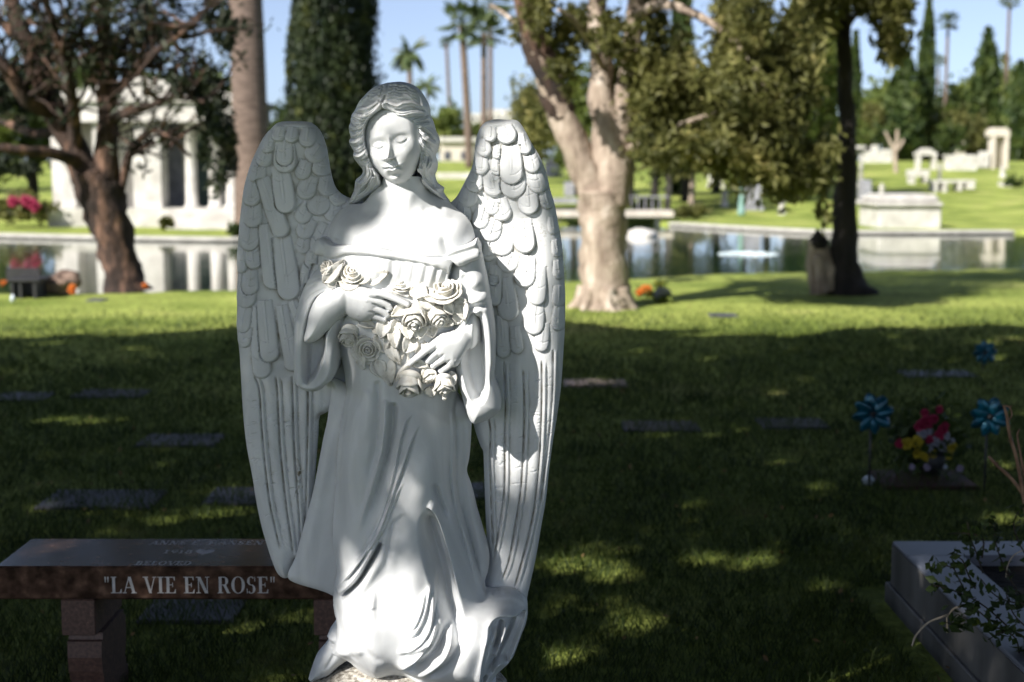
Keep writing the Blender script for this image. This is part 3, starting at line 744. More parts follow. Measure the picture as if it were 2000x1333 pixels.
# sweep across the hem
def sweep(p, am, wd, e=1.6, side=1, ta=.2, tb=.2): S.lip(p, am, wd, e, side, ta, tb)
sweep([(852, 1085), (853, 1130), (851, 1165), (846, 1200), (832, 1225), (815, 1240), (800, 1249)], 9, 9, side=1)
sweep([(846, 1120), (840, 1155), (832, 1185), (820, 1208), (806, 1225)], 7, 7, side=1)
sweep([(836, 1130), (830, 1165), (820, 1192), (808, 1210)], 5, 6, side=1)
sweep([(856, 1190), (853, 1212), (845, 1232), (830, 1252), (812, 1270), (795, 1285), (783, 1297)], 16, 13, side=1, ta=.2, tb=.15)
S.ridge([(872, 1190), (869, 1222), (856, 1250), (836, 1272), (812, 1288), (790, 1298)], -20, 8, 9, .2, .2)
S.ridge([(889, 1180), (886, 1222), (874, 1256), (852, 1280), (828, 1296), (806, 1306)], 13, 8, 8, .15, .2)
S.ridge([(904, 1190), (900, 1232), (888, 1264), (868, 1286), (844, 1300), (824, 1304)], -9, 8, 9, .2, .2)
S.ridge([(848, 1235), (835, 1246), (820, 1254), (800, 1262)], -8, 5, 5, .2, .3)
S.ridge([(845, 1225), (828, 1236), (805, 1246), (780, 1250)], 5, 5, 5)
S.ridge([(660, 1150), (668, 1165), (690, 1170), (716, 1160)], 1.2, 9)
S.ridge([(662, 1170), (668, 1210), (682, 1250), (705, 1282)], -4, 5, 7); S.ridge([(690, 1200), (706, 1226), (728, 1252), (756, 1275)], -3, 6, 8); S.ridge([(676, 1190), (692, 1228), (716, 1260)], 3, 7)
S.ridge([(840, 1318), (880, 1326), (920, 1322)], -4, 5); S.ridge([(690, 1290), (730, 1316), (770, 1310), (810, 1318), (850, 1333)], 5, 7)
# flying tail on the right
T1 = [(955, 1225), (957, 1208), (964, 1199), (978, 1195), (995, 1197), (1010, 1200), (1026, 1199), (1024, 1215), (1012, 1250), (998, 1285), (990, 1300), (978, 1290), (962, 1305), (948, 1330), (938, 1338), (940, 1290), (948, 1250)]
sdt = S.sd(T1, 4, 10)
S.F -= 30 * sstep(-2, 7, sdt)
S.ridge([(968, 1216), (959, 1250), (950, 1285), (943, 1320)], 24, 6, 9, .2, .1)
S.ridge([(991, 1210), (983, 1236), (973, 1260), (967, 1278)], 22, 4.5, 4, .2, .1)
S.ridge([(980, 1208), (973, 1234), (966, 1262)], -14, 3.5, 3.5, .1, .2)
S.ridge([(1005, 1206), (994, 1236), (982, 1262), (968, 1290), (955, 1318)], -16, 4.5, 4, .1, .1)
S.ridge([(1020, 1206), (1012, 1240), (1000, 1275), (990, 1296)], 12, 9, 8, .1, .1)
S.ridge([(952, 1225), (948, 1260), (940, 1300), (932, 1335)], 7, 5, 6, .1, .1)
S.ridge([(955, 1212), (966, 1196), (985, 1190), (1008, 1194), (1028, 1192)], 9, 5, 4, .1, .05)
S.ridge([(925, 1180), (922, 1230), (912, 1280), (895, 1320)], 6, 16, 18)
S.F += .35 * hnoise(S.F.shape, 26, 12) * 2
mainF = blur(S.F, .8); mainF = mainF + .38 * (mainF - blur(mainF, 14)) * sstep(740, 800, V) * sstep(6, 30, sdm)
FG = layer(F0, sdm, mainF)
# neckline band
NB = [(612, 486), (616, 474), (624, 465), (640, 470), (660, 473), (680, 472), (700, 469), (720, 470), (745, 475), (780, 484), (820, 489), (850, 491), (874, 493), (886, 508), (893, 520), (892, 545), (884, 538), (872, 526), (855, 518), (820, 509), (770, 502), (730, 496), (700, 494), (680, 495), (660, 502), (645, 504), (628, 500), (614, 497)]
sdn = S.sd(NB, 5, 14)
fold = 1.5 + blur(FG, 3) + 8 * dome(np.maximum(sdn, 0), 11)
fold = np.where(U < 650, np.maximum(fold, 34 + 20 * dome(np.maximum(sdn, 0), 14)), fold)
FG = layer(FG, sdn, fold, 'rep')
S.F = FG
S.ridge([(640, 486), (700, 482), (760, 490), (830, 498)], -1.6, 4)
FG = np.where(FG > NEG / 2, S.F, NEG)
FG = np.where((sdn <= 0) & (V < 500) & (V < np.interp(U, [600, 626, 660, 700, 740, 780, 820, 874, 900, 940], [470, 474, 478, 476, 482, 490, 496, 500, 494, 470]) + 2) & (FG > NEG / 2), FG - 26, FG)
# right sleeve (as seen) with its hanging mouth
SR = [(890, 505), (905, 496), (925, 488), (940, 494), (946, 520), (952, 545), (957, 575), (962, 605), (967, 640), (968, 680), (967, 715), (965, 738), (970, 752), (976, 770), (979, 788), (976, 798), (965, 808), (950, 816), (935, 821), (926, 823), (919, 816), (912, 800), (905, 775), (898, 750), (893, 725), (890, 700), (893, 660), (896, 640), (880, 610), (876, 570), (880, 530)]
sds = S.sd(SR, 4, 14)
slv = 34 + 24 * sstep(500, 640, V) + 38 * dome(np.maximum(sds, 0), 34)
S.F = slv
S.ridge([(912, 640), (930, 606), (948, 604), (958, 640), (962, 700), (963, 740)], 9, 6, 8, .1, .2)
S.ridge([(915, 600), (935, 592), (952, 596)], -8, 5)
S.bump(935, 582, 16, 10, 12); S.bump(932, 548, 12, 12, 8); S.ridge([(905, 530), (915, 560), (935, 566), (950, 560)], -7, 7)
S.ridge([(946, 620), (950, 680), (952, 730)], -4, 2)
SRC = [(918, 606), (934, 606), (946, 620), (952, 650), (954, 690), (956, 730), (955, 760), (946, 778), (934, 782), (922, 776), (914, 760), (907, 735), (902, 710), (903, 690), (905, 650)]
sdc_ = S.sd(SRC, 4, 20)
S.F -= 62 * sstep(-1, 15, sdc_) * (1 - .25 * sstep(720, 780, V))
FG = layer(FG, sds, S.F, 'rep')
CF = [(872, 494), (890, 483), (908, 478), (924, 471), (932, 466), (937, 480), (940, 496), (937, 503), (918, 510), (897, 518), (884, 507)]
sdk = S.sd(CF, 2, 8)
FG = layer(FG, sdk, 82 - .16 * (U - 900) + 9 * dome(np.maximum(sdk, 0), 10) - 5 * np.exp(-((V - 492 + .3 * (U - 900)) / 6) ** 2), 'rep')
# left sleeve (as seen)
SL = [(640, 508), (622, 524), (606, 540), (594, 562), (586, 588), (580, 620), (577.5, 660), (577.5, 700), (578.5, 735), (583, 749), (594, 757), (606, 761), (624, 760), (642, 748), (654, 733), (661, 714), (663.5, 690), (663, 665), (666, 640), (680, 610), (686, 570), (668, 530)]
sdl = S.sd(SL, 4, 14)
slv = 22 + 26 * sstep(520, 640, V) + 34 * dome(np.maximum(sdl, 0), 30)
S.F = slv
S.ridge([(588, 600), (585, 660), (585, 720), (592, 748), (612, 754), (634, 746), (650, 724), (654, 690), (654, 660)], 9, 7, 8, .1, .1)
for p_ in ([(598, 590), (612, 575), (628, 566), (645, 560)], [(592, 575), (608, 560), (626, 552)], [(600, 556), (618, 545), (634, 542)]): S.ridge(p_, -3.5, 3)
SLC = [(648, 565), (624, 574), (612, 590), (603, 615), (597, 645), (594.5, 680), (595, 725), (599, 740), (606, 746), (614, 741), (623, 732), (632, 714), (639, 696), (643, 675), (645, 650), (660, 620), (680, 600), (676, 572)]
sdlc = S.sd(SLC, 4, 20)
S.F -= 58 * sstep(-1, 13, sdlc) * (1 - .3 * sstep(690, 745, V))
FG = layer(FG, sdl, S.F, 'rep')
sdg = np.maximum.reduce([sd0, sd0r, sdf_, sdm, sdn, sds, sdk, sdl])
# let neck and chest rise out of the cloth
mk = (FG > NEG / 2).astype(float)
ext = np.where(mk > 0, FG, 0.0); filled = mk.copy()
for _ in range(4):
    wgt = blur(filled, 1.0); e2 = blur(ext * filled, 1.0) / np.maximum(wgt, 1e-6)
    new = (filled < .5) & (wgt > .02)
    ext = np.where(new, e2, ext); filled = np.maximum(filled, new.astype(float))
F = blur(ext * filled, .75) / np.maximum(blur(filled, .75), 1e-6)
F = np.where(filled > .5, F, -30)
Bg = -26 - 62 * blur(dome(np.maximum(sdg, 0), 90), 3)
Bg = np.minimum(Bg, F - 9)
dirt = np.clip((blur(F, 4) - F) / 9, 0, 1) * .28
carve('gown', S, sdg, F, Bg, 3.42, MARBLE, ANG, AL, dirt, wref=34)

# ---- carved roses, buds and leaves
STN = noise_mat('weathered_marble', (.56, .53, .46), (.80, .78, .73), 55, .6, .25, 260, c3=(.82, .81, .77), bdist=.002, ramp=(.30, .52))
def frame_from(n, up=(0, 0, 1)):
    n = np.asarray(n, float); n /= np.linalg.norm(n)
    a = np.cross(up, n)
    if np.linalg.norm(a) < .1: a = np.cross((1, 0, 0), n)
    a /= np.linalg.norm(a); return np.stack([a, np.cross(n, a), n], 1)
def shell(grid, th):
    """grid (m, n, 3) -> closed thin petal"""
    m, n, _ = grid.shape
    du = np.gradient(grid, axis=0); dv = np.gradient(grid, axis=1)
    nr = np.cross(du, dv); nr /= np.linalg.norm(nr, axis=2, keepdims=True) + 1e-9
    ed = np.minimum.outer(np.ones(m), np.ones(n)); A = grid + nr * th / 2; Bq = grid - nr * th / 2
    vs = np.concatenate([A.reshape(-1, 3), Bq.reshape(-1, 3)]); fs = []; k = m * n
    for i in range(m - 1):
        for j in range(n - 1):
            a = i * n + j; fs.append((a, a + 1, a + n + 1, a + n)); fs.append((k + a + n, k + a + n + 1, k + a + 1, k + a))
    ring = [j for j in range(n)] + [i * n + n - 1 for i in range(1, m)] + [(m - 1) * n + j for j in range(n - 2, -1, -1)] + [i * n for i in range(m - 2, 0, -1)]
    for a, b in zip(ring, ring[1:] + ring[:1]): fs.append((b, a, a + k, b + k))
    return vs, fs
def rose(u, v, w, r, n, opened=.8, seed=0, name='rose', th=.075, layers=None):
    rs = random.Random(seed); mb = MB(); M = frame_from(n); u_, _, z_ = at(u, v, 3.42 - w * UNIT); c = np.array([u_, 3.42 - w * UNIT + .0, z_]) - AL
    Rr = r * 1.1 * UNIT
    lay = layers or [(.15, 2, .95, -.02), (.33, 3, .95, .0), (.54, 3, .86, .04), (.76, 4, .70, .12), (.94, 5, .48, .26)]
    for rad, k, ht, fl in lay:
        for q in range(k):
            th0 = 2 * math.pi * q / k + rs.uniform(-.35, .35) + rad * 9; ht = ht * rs.uniform(.9, 1.08); fl = fl * rs.uniform(.6, 1.5)
            half = math.pi / k * 1.3
            A_ = np.linspace(-1, 1, 9); Bq = np.linspace(0, 1, 8)
            g = np.zeros((9, 8, 3))
            for i, a in enumerate(A_):
                for j, b in enumerate(Bq):
                    bb = b * (1 - .26 * abs(a) ** 2.2)
                    ro = rad * (.34 + .66 * bb ** .55) + fl * opened * max(0, bb - .55) ** 1.5 * 3.2 + .03 * a
                    h = ht * bb * (1.12 - .25 * opened) - .05 * opened * (bb ** 6) * fl * 4
                    an = th0 + a * half
                    g[i, j] = (ro * math.cos(an), ro * math.sin(an), h - .35)
            vs, fs = shell(g, th)
            mb.add((vs * Rr) @ M.T + c, fs)
    core = [(0.02, -.5), (.42, -.44), (.62, -.25), (.6, -.05), (.35, .1), (.05, .12)]
    ring = []
    for rd, h in core:
        ring.append([tuple((np.array([rd * math.cos(t), rd * math.sin(t), h]) * Rr) @ M.T + c) for t in np.linspace(0, 2 * math.pi, 13)[:-1]])
    mb.loft(ring)
    return mb.build(name, STN, ANG, True)
def leaf(u0, v0, u1, v1, w0, w1, width, curl=.25, tip=1.0, seed=0, name='leaf', fold=.35, mat=None):
    rs = random.Random(seed); a = np.array(at(u0, v0, 3.42 - w0 * UNIT)); b = np.array(at(u1, v1, 3.42 - w1 * UNIT)); a[1] = 3.42 - w0 * UNIT; b[1] = 3.42 - w1 * UNIT
    ax = b - a; L = np.linalg.norm(ax); ax /= L; view = np.array([rs.uniform(-.25, .25), -1, rs.uniform(-.2, .3)]); sdv = np.cross(ax, view); sdv /= np.linalg.norm(sdv); nr = np.cross(sdv, ax)
    m, n = 9, 12; g = np.zeros((m, n, 3)); W = width * UNIT
    for j in range(n):
        t = j / (n - 1); wd = W * (math.sin(math.pi * min(1, t ** .75 * 1.0)) ** .8 * (1 - .25 * t) + .04) if t < 1 else W * .02
        for i in range(m):
            s_ = (i / (m - 1)) * 2 - 1
            ser = 1 + .03 * math.sin(j * 2.4) * abs(s_) ** 3
            g[i, j] = a + ax * L * t + sdv * wd * s_ * ser + nr * (W * (fold * abs(s_) ** 1.3 * (1 - .3 * t) - .10 * math.exp(-(s_ * 4) ** 2) + .02 * math.sin(j * 1.7 + abs(s_) * 3)) + curl * L * (math.sin(t * math.pi) * .5 + t * t * .2 * rs.uniform(-1, 1)))
    vs, fs = shell(g, 3.0 * UNIT)
    mb = MB(); mb.add(vs - np.array(AL), fs)
    return mb.build(name, mat or STN, ANG, True)
BUD = [(.16, 2, 1.25, -.02), (.34, 3, 1.22, -.05), (.52, 3, 1.12, -.08), (.68, 4, .95, -.06)]
rose(690, 535, 84, 26, (-.1, -.85, .55), .7, 1)
rose(646, 530, 78, 21, (-.6, -.6, .55), .4, 2, layers=BUD, name='rosebud')
rose(781, 556, 80, 19, (.15, -.55, .85), .9, 3)
rose(868, 568, 90, 29, (-.05, -.62, .8), .95, 4)
rose(810, 616, 98, 30, (.0, -.72, -.62), .35, 5, layers=BUD, name='rosebud')
rose(853, 614, 90, 25, (.35, -.65, -.7), .3, 6, layers=BUD, name='rosebud')
rose(683, 650, 76, 26, (-.15, -.6, -.75), .3, 7, layers=BUD, name='rosebud')
rose(720, 682, 84, 25, (-.05, -1, -.05), 1.0, 8)
rose(801, 744, 96, 33, (-.05, -.5, -.85), .4, 9, layers=BUD, name='rosebud')
rose(866, 746, 92, 26, (.15, -.45, -.85), .4, 10, layers=BUD, name='rosebud')
rose(836, 726, 84, 21, (.3, -.4, -.8), .3, 11, layers=BUD, name='rosebud')
rose(868, 776, 92, 6, (.1, -.4, -.9), .3, 12, layers=BUD, name='rosebud')
for i, q in enumerate([((632, 553), (672, 508), 86, 80, 11), ((655, 556), (640, 546), 80, 84, 9), ((668, 560), (690, 552), 78, 90, 9), ((714, 548), (760, 532), 84, 92, 13), ((722, 552), (752, 556), 76, 78, 9), ((760, 560), (790, 572), 76, 84, 9), ((806, 560), (836, 586), 84, 96, 15),
                       ((850, 590), (812, 584), 88, 98, 13), ((824, 582), (848, 566), 82, 88, 11), ((792, 598), (764, 618), 90, 98, 10), ((872, 592), (886, 616), 92, 96, 9), ((898, 588), (908, 626), 88, 92, 12), ((884, 586), (914, 590), 86, 94, 7), ((838, 596), (828, 630), 86, 90, 12),
                       ((756, 628), (744, 662), 84, 92, 13), ((776, 626), (764, 654), 86, 96, 11), ((770, 640), (773, 682), 88, 98, 11), ((796, 632), (800, 664), 88, 96, 12), ((822, 630), (818, 664), 86, 92, 14), ((838, 636), (846, 660), 80, 86, 12), ((806, 660), (790, 690), 84, 90, 14), ((826, 664), (812, 690), 80, 86, 12),
                       ((776, 684), (782, 706), 82, 86, 9), ((700, 628), (736, 640), 78, 82, 9), ((728, 640), (752, 652), 80, 86, 9), ((744, 650), (750, 690), 78, 82, 14), ((756, 672), (782, 712), 80, 86, 10), ((746, 690), (764, 754), 76, 84, 17), ((704, 690), (712, 722), 76, 82, 9), ((734, 704), (748, 738), 76, 80, 14),
                       ((690, 676), (704, 706), 76, 80, 9), ((845, 720), (828, 748), 86, 92, 13), ((842, 755), (846, 776), 78, 80, 12), ((880, 726), (888, 752), 84, 82, 8), ((806, 706), (838, 716), 86, 92, 8), ((876, 620), (868, 636), 84, 82, 13), ((898, 612), (892, 634), 82, 80, 10), ((760, 610), (740, 634), 76, 80, 12)]):
    (a0, a1), (b0, b1), w0, w1, wd = q
    leaf(a0, a1, b0, b1, w0 + 2, w1 + 2, wd * 1.2, .18 if i % 2 else .3, seed=i, fold=.45 if i % 3 else .2)
def stem(pts, r):
    p = []
    for u, v, w in pts:
        x, _, z = at(u, v, 3.42 - w * UNIT); p.append(np.array([x, 3.42 - w * UNIT, z]) - AL)
    return MB().tube(catmull(p, 4), r * UNIT, 8).build('stem', STN, ANG, True)
stem([(838, 672, 98), (808, 704, 94), (786, 722, 90), (775, 740, 84), (772, 758, 78)], 4.2)
stem([(700, 556, 84), (735, 562, 86), (770, 570, 90), (800, 580, 90)], 3)
stem([(726, 540, 80), (744, 546, 84), (752, 560, 82)], 2)
stem([(805, 640, 88), (795, 680, 84), (800, 720, 84)], 4)
stem([(660, 556, 76), (700, 600, 60), (720, 650, 70), (740, 690, 68)], 5)
# core that carries the garland
cm = MB()
for (u, v, w, r) in ((740, 590, 46, 46), (700, 590, 36, 34), (790, 600, 60, 40), (830, 610, 58, 40), (800, 660, 56, 40), (770, 650, 50, 36), (860, 610, 50, 30), (800, 710, 60, 26), (840, 715, 52, 26), (730, 660, 44, 28)):
    x, _, z = at(u, v, 3.42 - w * UNIT); c = np.array([x, 3.42 - w * UNIT * .9, z]) - AL; q = r * UNIT * .72
    cm.loft([[tuple(c + q * np.array([math.sin(p) * math.cos(t), math.sin(p) * math.sin(t) * .7, math.cos(p)])) for t in np.linspace(0, 2 * math.pi, 11)[:-1]] for p in np.linspace(.15, 3.0, 8)])
cm.build('garland_core', STN, ANG, True)

# ---- foot and rough stone
ROCK = noise_mat('rough_granite', (.20, .18, .15), (.55, .52, .46), 90, .9, .8, 150, c3=(.62, .60, .56), bdist=.006, ramp=(.38, .6))
def blob(name, c, rad, mat, parent, amp=.1, seed=0, n=48, flat=None, origin=AL):
    rs = np.random.default_rng(seed)
    th = np.linspace(0, 2 * math.pi, n + 1)[:-1]; ph = np.linspace(.02, math.pi - .02, n // 2)
    k = rs.normal(size=(14, 3)) * np.array([3.2, 3.2, 3.2]); off = rs.uniform(0, 6, 14); aw = 1 / (1 + np.linalg.norm(k, axis=1))
    rings = []
    for p in ph:
        ring = []
        for t in th:
            d = np.array([math.sin(p) * math.cos(t), math.sin(p) * math.sin(t), math.cos(p)])
            q = 1 + amp * float((np.sin(k @ d + off) * aw).sum()) * 1.6
            q += amp * .25 * float(np.sin((k * 4) @ d + off).mean())
            P_ = np.array(c) + d * np.array(rad) * q
            if flat is not None: P_[2] = max(P_[2], flat)
            ring.append(tuple(P_ - np.array(origin)))
        rings.append(ring)
    mb = MB(); mb.loft(rings)
    return mb.build(name, mat, parent, True)
x, _, z = at(776, 1343, 3.42); blob('foot', (x, 3.42 - 96 * UNIT, z), (.036, .07, .026), MARBLE, ANG, .04, 3)
x, _, z = at(792, 1460, 3.45)
blob('stone_base', (x, 3.47, .17), (.29, .24, .235), ROCK, ANG, .10, 5, 72, flat=-.02)
blob('stone_base', (x + .16, 3.47, .26), (.10, .12, .10), ROCK, ANG, .12, 9, 40)
blob('stone_base', (x - .03, 3.45, .30), (.20, .17, .085), ROCK, ANG, .12, 8, 64)
# ------------------------------------------------------------------ camera, light, sky
from mathutils import Vector
sc = bpy.context.scene
cam = bpy.data.cameras.new('camera'); co = bpy.data.objects.new('camera', cam); C.objects.link(co)
cam.lens = 50; cam.sensor_width = 36; cam.clip_start = .05; cam.clip_end = 3000
co.location = (0, 0, CAMH); co.rotation_euler = (math.pi / 2 - PITCH, 0, 0)
cam.dof.use_dof = True; cam.dof.focus_distance = 3.36; cam.dof.aperture_fstop = 3.2
sc.camera = co
SUN = np.array([1.0, 1.0, -1.05]); SUN /= np.linalg.norm(SUN)
EL = math.asin(-SUN[2]); AZ = math.atan2(-SUN[0], -SUN[1])
wd = bpy.data.worlds.new('World'); sc.world = wd; wd.use_nodes = True
nt = wd.node_tree; bg = nt.nodes['Background']
sk = nt.nodes.new('ShaderNodeTexSky'); sk.sky_type = 'NISHITA'; sk.sun_disc = False
sk.sun_elevation = EL; sk.sun_rotation = AZ % (2 * math.pi); sk.air_density = .5; sk.dust_density = 1.0; sk.ozone_density = 3.6
hs = nt.nodes.new('ShaderNodeHueSaturation'); hs.inputs['Saturation'].default_value = .74; hs.inputs['Value'].default_value = .95; nt.links.new(sk.outputs[0], hs.inputs['Color']); nt.links.new(hs.outputs[0], bg.inputs[0]); bg.inputs[1].default_value = .115
lt = bpy.data.lights.new('sun', 'SUN'); lt.energy = 5.0; lt.angle = R(.5); lt.color = (1.0, .95, .88)
lo = bpy.data.objects.new('sun', lt); C.objects.link(lo); lo.rotation_euler = Vector(SUN).to_track_quat('-Z', 'Y').to_euler()
sc.view_settings.view_transform = 'Standard'; sc.view_settings.look = 'None'; sc.view_settings.exposure = .75; sc.view_settings.gamma = 1
sc.cycles.use_adaptive_sampling = True; sc.cycles.adaptive_threshold = .015; sc.cycles.use_denoising = True
sc.cycles.max_bounces = 6; sc.cycles.diffuse_bounces = 3; sc.cycles.glossy_bounces = 3; sc.cycles.transmission_bounces = 3; sc.cycles.caustics_reflective = False; sc.cycles.caustics_refractive = False
sc.cycles.sample_clamp_indirect = 4

def pix(P):
    """photo pixel of world points (n, 3)"""
    x = P[:, 0]; y = P[:, 1]; z = P[:, 2] - CAMH
    f = y * CP - z * SP; up_ = y * SP + z * CP
    return 1000 + FPX * x / f, 666.5 - FPX * up_ / f
def onz(u, v, z):
    x = (u - 1000) / FPX; y = -(v - 666.5) / FPX; dy = CP + y * SP; dz = -SP + y * CP; t = (z - CAMH) / dz
    return x * t, dy * t, z

# ------------------------------------------------------------------ ground, pond
POND = [(-60, 18.9), (-30, 18.7), (-12, 18.6), (-6, 18.7), (-2, 19.2), (.5, 20.3), (3, 21.4), (6, 22.4), (10, 23.0), (16, 24.0), (30, 26), (60, 30), (60, 42), (18, 37.6), (13.2, 37.4), (12.6, 36.7), (8.8, 36.9), (7.2, 38.2), (5.6, 41.0), (4.7, 42.6), (4.2, 43.6),
        (2, 43.4), (-1, 40), (-4, 35.2), (-6, 33.2), (-8, 33.4), (-11, 34.4), (-16, 36.4), (-30, 40), (-60, 46)]
def inpoly(X, Y, poly):
    ins = np.zeros(X.shape, bool); p = np.array(poly); q = np.roll(p, -1, 0)
    for (x0, y0), (x1, y1) in zip(p, q):
        if y0 == y1: continue
        ins ^= ((y0 > Y) != (y1 > Y)) & (X < (x1 - x0) * (Y - y0) / (y1 - y0) + x0)
    return ins
xs = np.unique(np.concatenate([np.linspace(-320, -30, 30), np.linspace(-30, 30, 260), np.linspace(30, 320, 30)]))
ys = np.unique(np.concatenate([np.linspace(-40, 17, 60), np.linspace(17, 47, 130), np.linspace(47, 120, 60), np.linspace(120, 600, 30)]))
GX, GY = np.meshgrid(xs, ys)
Z = gz(GX, GY); ip = inpoly(GX, GY, POND); Z = np.where(ip, -.6, Z)
Z = Z + np.where(~ip & (GY > 10), .012 * np.sin(GX * 1.3) * np.sin(GY * 1.1), 0)
nx_, ny_ = len(xs), len(ys); ii = np.arange(nx_ * ny_).reshape(ny_, nx_)
GRM = noise_mat('lawn', (.19, .25, .05), (.38, .44, .11), .55, .9, .9, 40, c3=(.50, .46, .19), bdist=.03, detail=10, ramp=(.38, .60), spec=.15)  # bright version of the grass colour, set for the sunlit lawn
def tweak_lawn():
    nt = GRM.node_tree; N, L = nt.nodes.new, nt.links.new
    b = [n for n in nt.nodes if n.type == 'BSDF_PRINCIPLED'][0]; src = b.inputs['Base Color'].links[0].from_socket
    tc = N('ShaderNodeTexCoord'); n = N('ShaderNodeTexNoise'); n.inputs['Scale'].default_value = 14; n.inputs['Detail'].default_value = 8; L(tc.outputs['Object'], n.inputs['Vector'])
    r = N('ShaderNodeValToRGB'); r.color_ramp.elements[0].position = .3; r.color_ramp.elements[0].color = (.55, .55, .5, 1); r.color_ramp.elements[1].position = .7; r.color_ramp.elements[1].color = (1.25, 1.25, 1.2, 1); L(n.outputs['Fac'], r.inputs['Fac'])
    m = N('ShaderNodeMix'); m.data_type = 'RGBA'; m.blend_type = 'MULTIPLY'; m.inputs[0].default_value = 1; L(src, m.inputs[6]); L(r.outputs[0], m.inputs[7]); L(m.outputs[2], b.inputs['Base Color'])
tweak_lawn()
tag(mesh_obj('ground', np.stack([GX, GY, Z], -1).reshape(-1, 3), np.stack([ii[:-1, :-1], ii[:-1, 1:], ii[1:, 1:], ii[1:, :-1]], -1).reshape(-1, 4), GRM), kind='structure')
WM, nt_, wb = new_mat('pond_water')
wb.inputs['Base Color'].default_value = (.018, .048, .030, 1); wb.inputs['Roughness'].default_value = .04; wb.inputs['IOR'].default_value = 1.33; wb.inputs['Specular IOR Level'].default_value = 1.0
_t = nt_.nodes.new('ShaderNodeTexCoord'); _m = nt_.nodes.new('ShaderNodeMapping'); _m.inputs['Scale'].default_value = (.5, 2.2, 1); nt_.links.new(_t.outputs['Object'], _m.inputs[0])
_n = nt_.nodes.new('ShaderNodeTexNoise'); _n.inputs['Scale'].default_value = 1.6; _n.inputs['Detail'].default_value = 5; nt_.links.new(_m.outputs[0], _n.inputs['Vector'])
_b = nt_.nodes.new('ShaderNodeBump'); _b.inputs['Strength'].default_value = .13; _b.inputs['Distance'].default_value = .06; nt_.links.new(_n.outputs['Fac'], _b.inputs['Height']); nt_.links.new(_b.outputs[0], wb.inputs['Normal'])
wb.inputs['Coat Weight'].default_value = .6; wb.inputs['Coat IOR'].default_value = 1.7; wb.inputs['Coat Roughness'].default_value = .03
tag(MB().add([(-62, 17.5, -.085), (62, 17.5, -.085), (62, 47.5, -.085), (-62, 47.5, -.085)], [(0, 1, 2, 3)]).build('water', WM), kind='structure')
CONC = noise_mat('pale_concrete', (.42, .40, .36), (.58, .56, .51), 3, .85, .3, 40, bdist=.01)
DKCONC = noise_mat('dark_concrete', (.10, .10, .085), (.20, .19, .165), 5, .7, .3, 40, bdist=.01)  # darker concrete for the wall below the kerb cap
def kerb(line, w=.55, top=.02, name='kerb'):
    p = catmull(line, 4); t = np.gradient(p, axis=0); t /= np.hypot(*t.T)[:, None]; nr = np.stack([-t[:, 1], t[:, 0]], 1)
    rings = []
    for q, n_ in zip(p, nr):
        a = q - n_ * w * .45; b = q + n_ * w * .55
        rings.append([(a[0], a[1], top - .06), (a[0], a[1], top - .02), (a[0] + n_[0] * .02, a[1] + n_[1] * .02, top), (b[0], b[1], top), (b[0], b[1], top - .06)])
    tag(MB().loft(rings).build(name, CONC), kind='structure')
    rings = []
    for q, n_ in zip(p, nr):
        a = q - n_ * w * .38; b = q + n_ * w * .48; rings.append([(a[0], a[1], -.5), (a[0], a[1], top - .061), (b[0], b[1], top - .061), (b[0], b[1], -.5)])
    return tag(MB().loft(rings).build('quay_wall', DKCONC), kind='structure')
kerb([(60, 42), (30, 39.4), (18, 37.6), (13.6, 37.4)])
kerb([(12.9, 36.9), (8.8, 36.9), (7.2, 38.2), (5.6, 41.0), (4.9, 42.4)])
kerb([(-1, 40), (-4, 35.2), (-6, 33.2), (-8, 33.4), (-11, 34.4), (-16, 36.4), (-30, 40), (-60, 46)])

# ------------------------------------------------------------------ grass blades near the camera
def blades(n, y0, y1, seed, hgt, wid):
    r = np.random.default_rng(seed)
    y = y0 + (y1 - y0) * r.random(n) ** 1.35
    x = (r.random(n) * 2 - 1) * (.60 * y + .7)
    keep = (r.random(n) > sstep(11.5, 17, y)) & ~((x > 1.30) & (y < 5.32) & (x < 3.5))
    x, y = x[keep], y[keep]; n = len(x)
    tuft = .75 + .5 * np.sin(x * 5.1 + np.sin(y * 3.3) * 2) * np.sin(y * 4.7)
    h = hgt * (.55 + .9 * r.random(n)) * (.75 + .35 * tuft); a = r.random(n) * 2 * math.pi; ln = h * (.25 + .9 * r.random(n)); b = r.random(n) * 2 * math.pi
    w = wid * (.6 + .8 * r.random(n)) * (.6 + y / 9)
    z = gz(x, y) - .004
    dx, dy = np.cos(a) * w / 2, np.sin(a) * w / 2; lx, ly = np.cos(b) * ln, np.sin(b) * ln
    v0 = np.stack([x - dx, y - dy, z], 1); v1 = np.stack([x + dx, y + dy, z], 1)
    v2 = np.stack([x + dx * .6 + lx * .45, y + dy * .6 + ly * .45, z + h * .62], 1); v3 = np.stack([x - dx * .6 + lx * .45, y - dy * .6 + ly * .45, z + h * .62], 1)
    v4 = np.stack([x + lx, y + ly, z + h * .95], 1)
    V_ = np.stack([v0, v1, v2, v3, v4], 1).reshape(-1, 3); k = np.arange(n)[:, None] * 5
    F_ = np.concatenate([k + np.array([[0, 1, 2]]), k + np.array([[0, 2, 3]]), k + np.array([[3, 2, 4]])])
    return V_, F_
V1, F1 = blades(360000, 2.9, 17.5, 3, .046, .0042)
GB = noise_mat('shade_toned_blades', (.030, .052, .010), (.078, .112, .022), 2.2, .6, 0, trans=.2, c3=(.17, .16, .06), ramp=(.35, .62), spec=.3)  # dark version of the grass colour, near lawn shade put into the blades
tag(mesh_obj('grass', V1, F1, GB, smooth=False), 'short mown green grass covering the whole lawn', 'grass', kind='stuff')

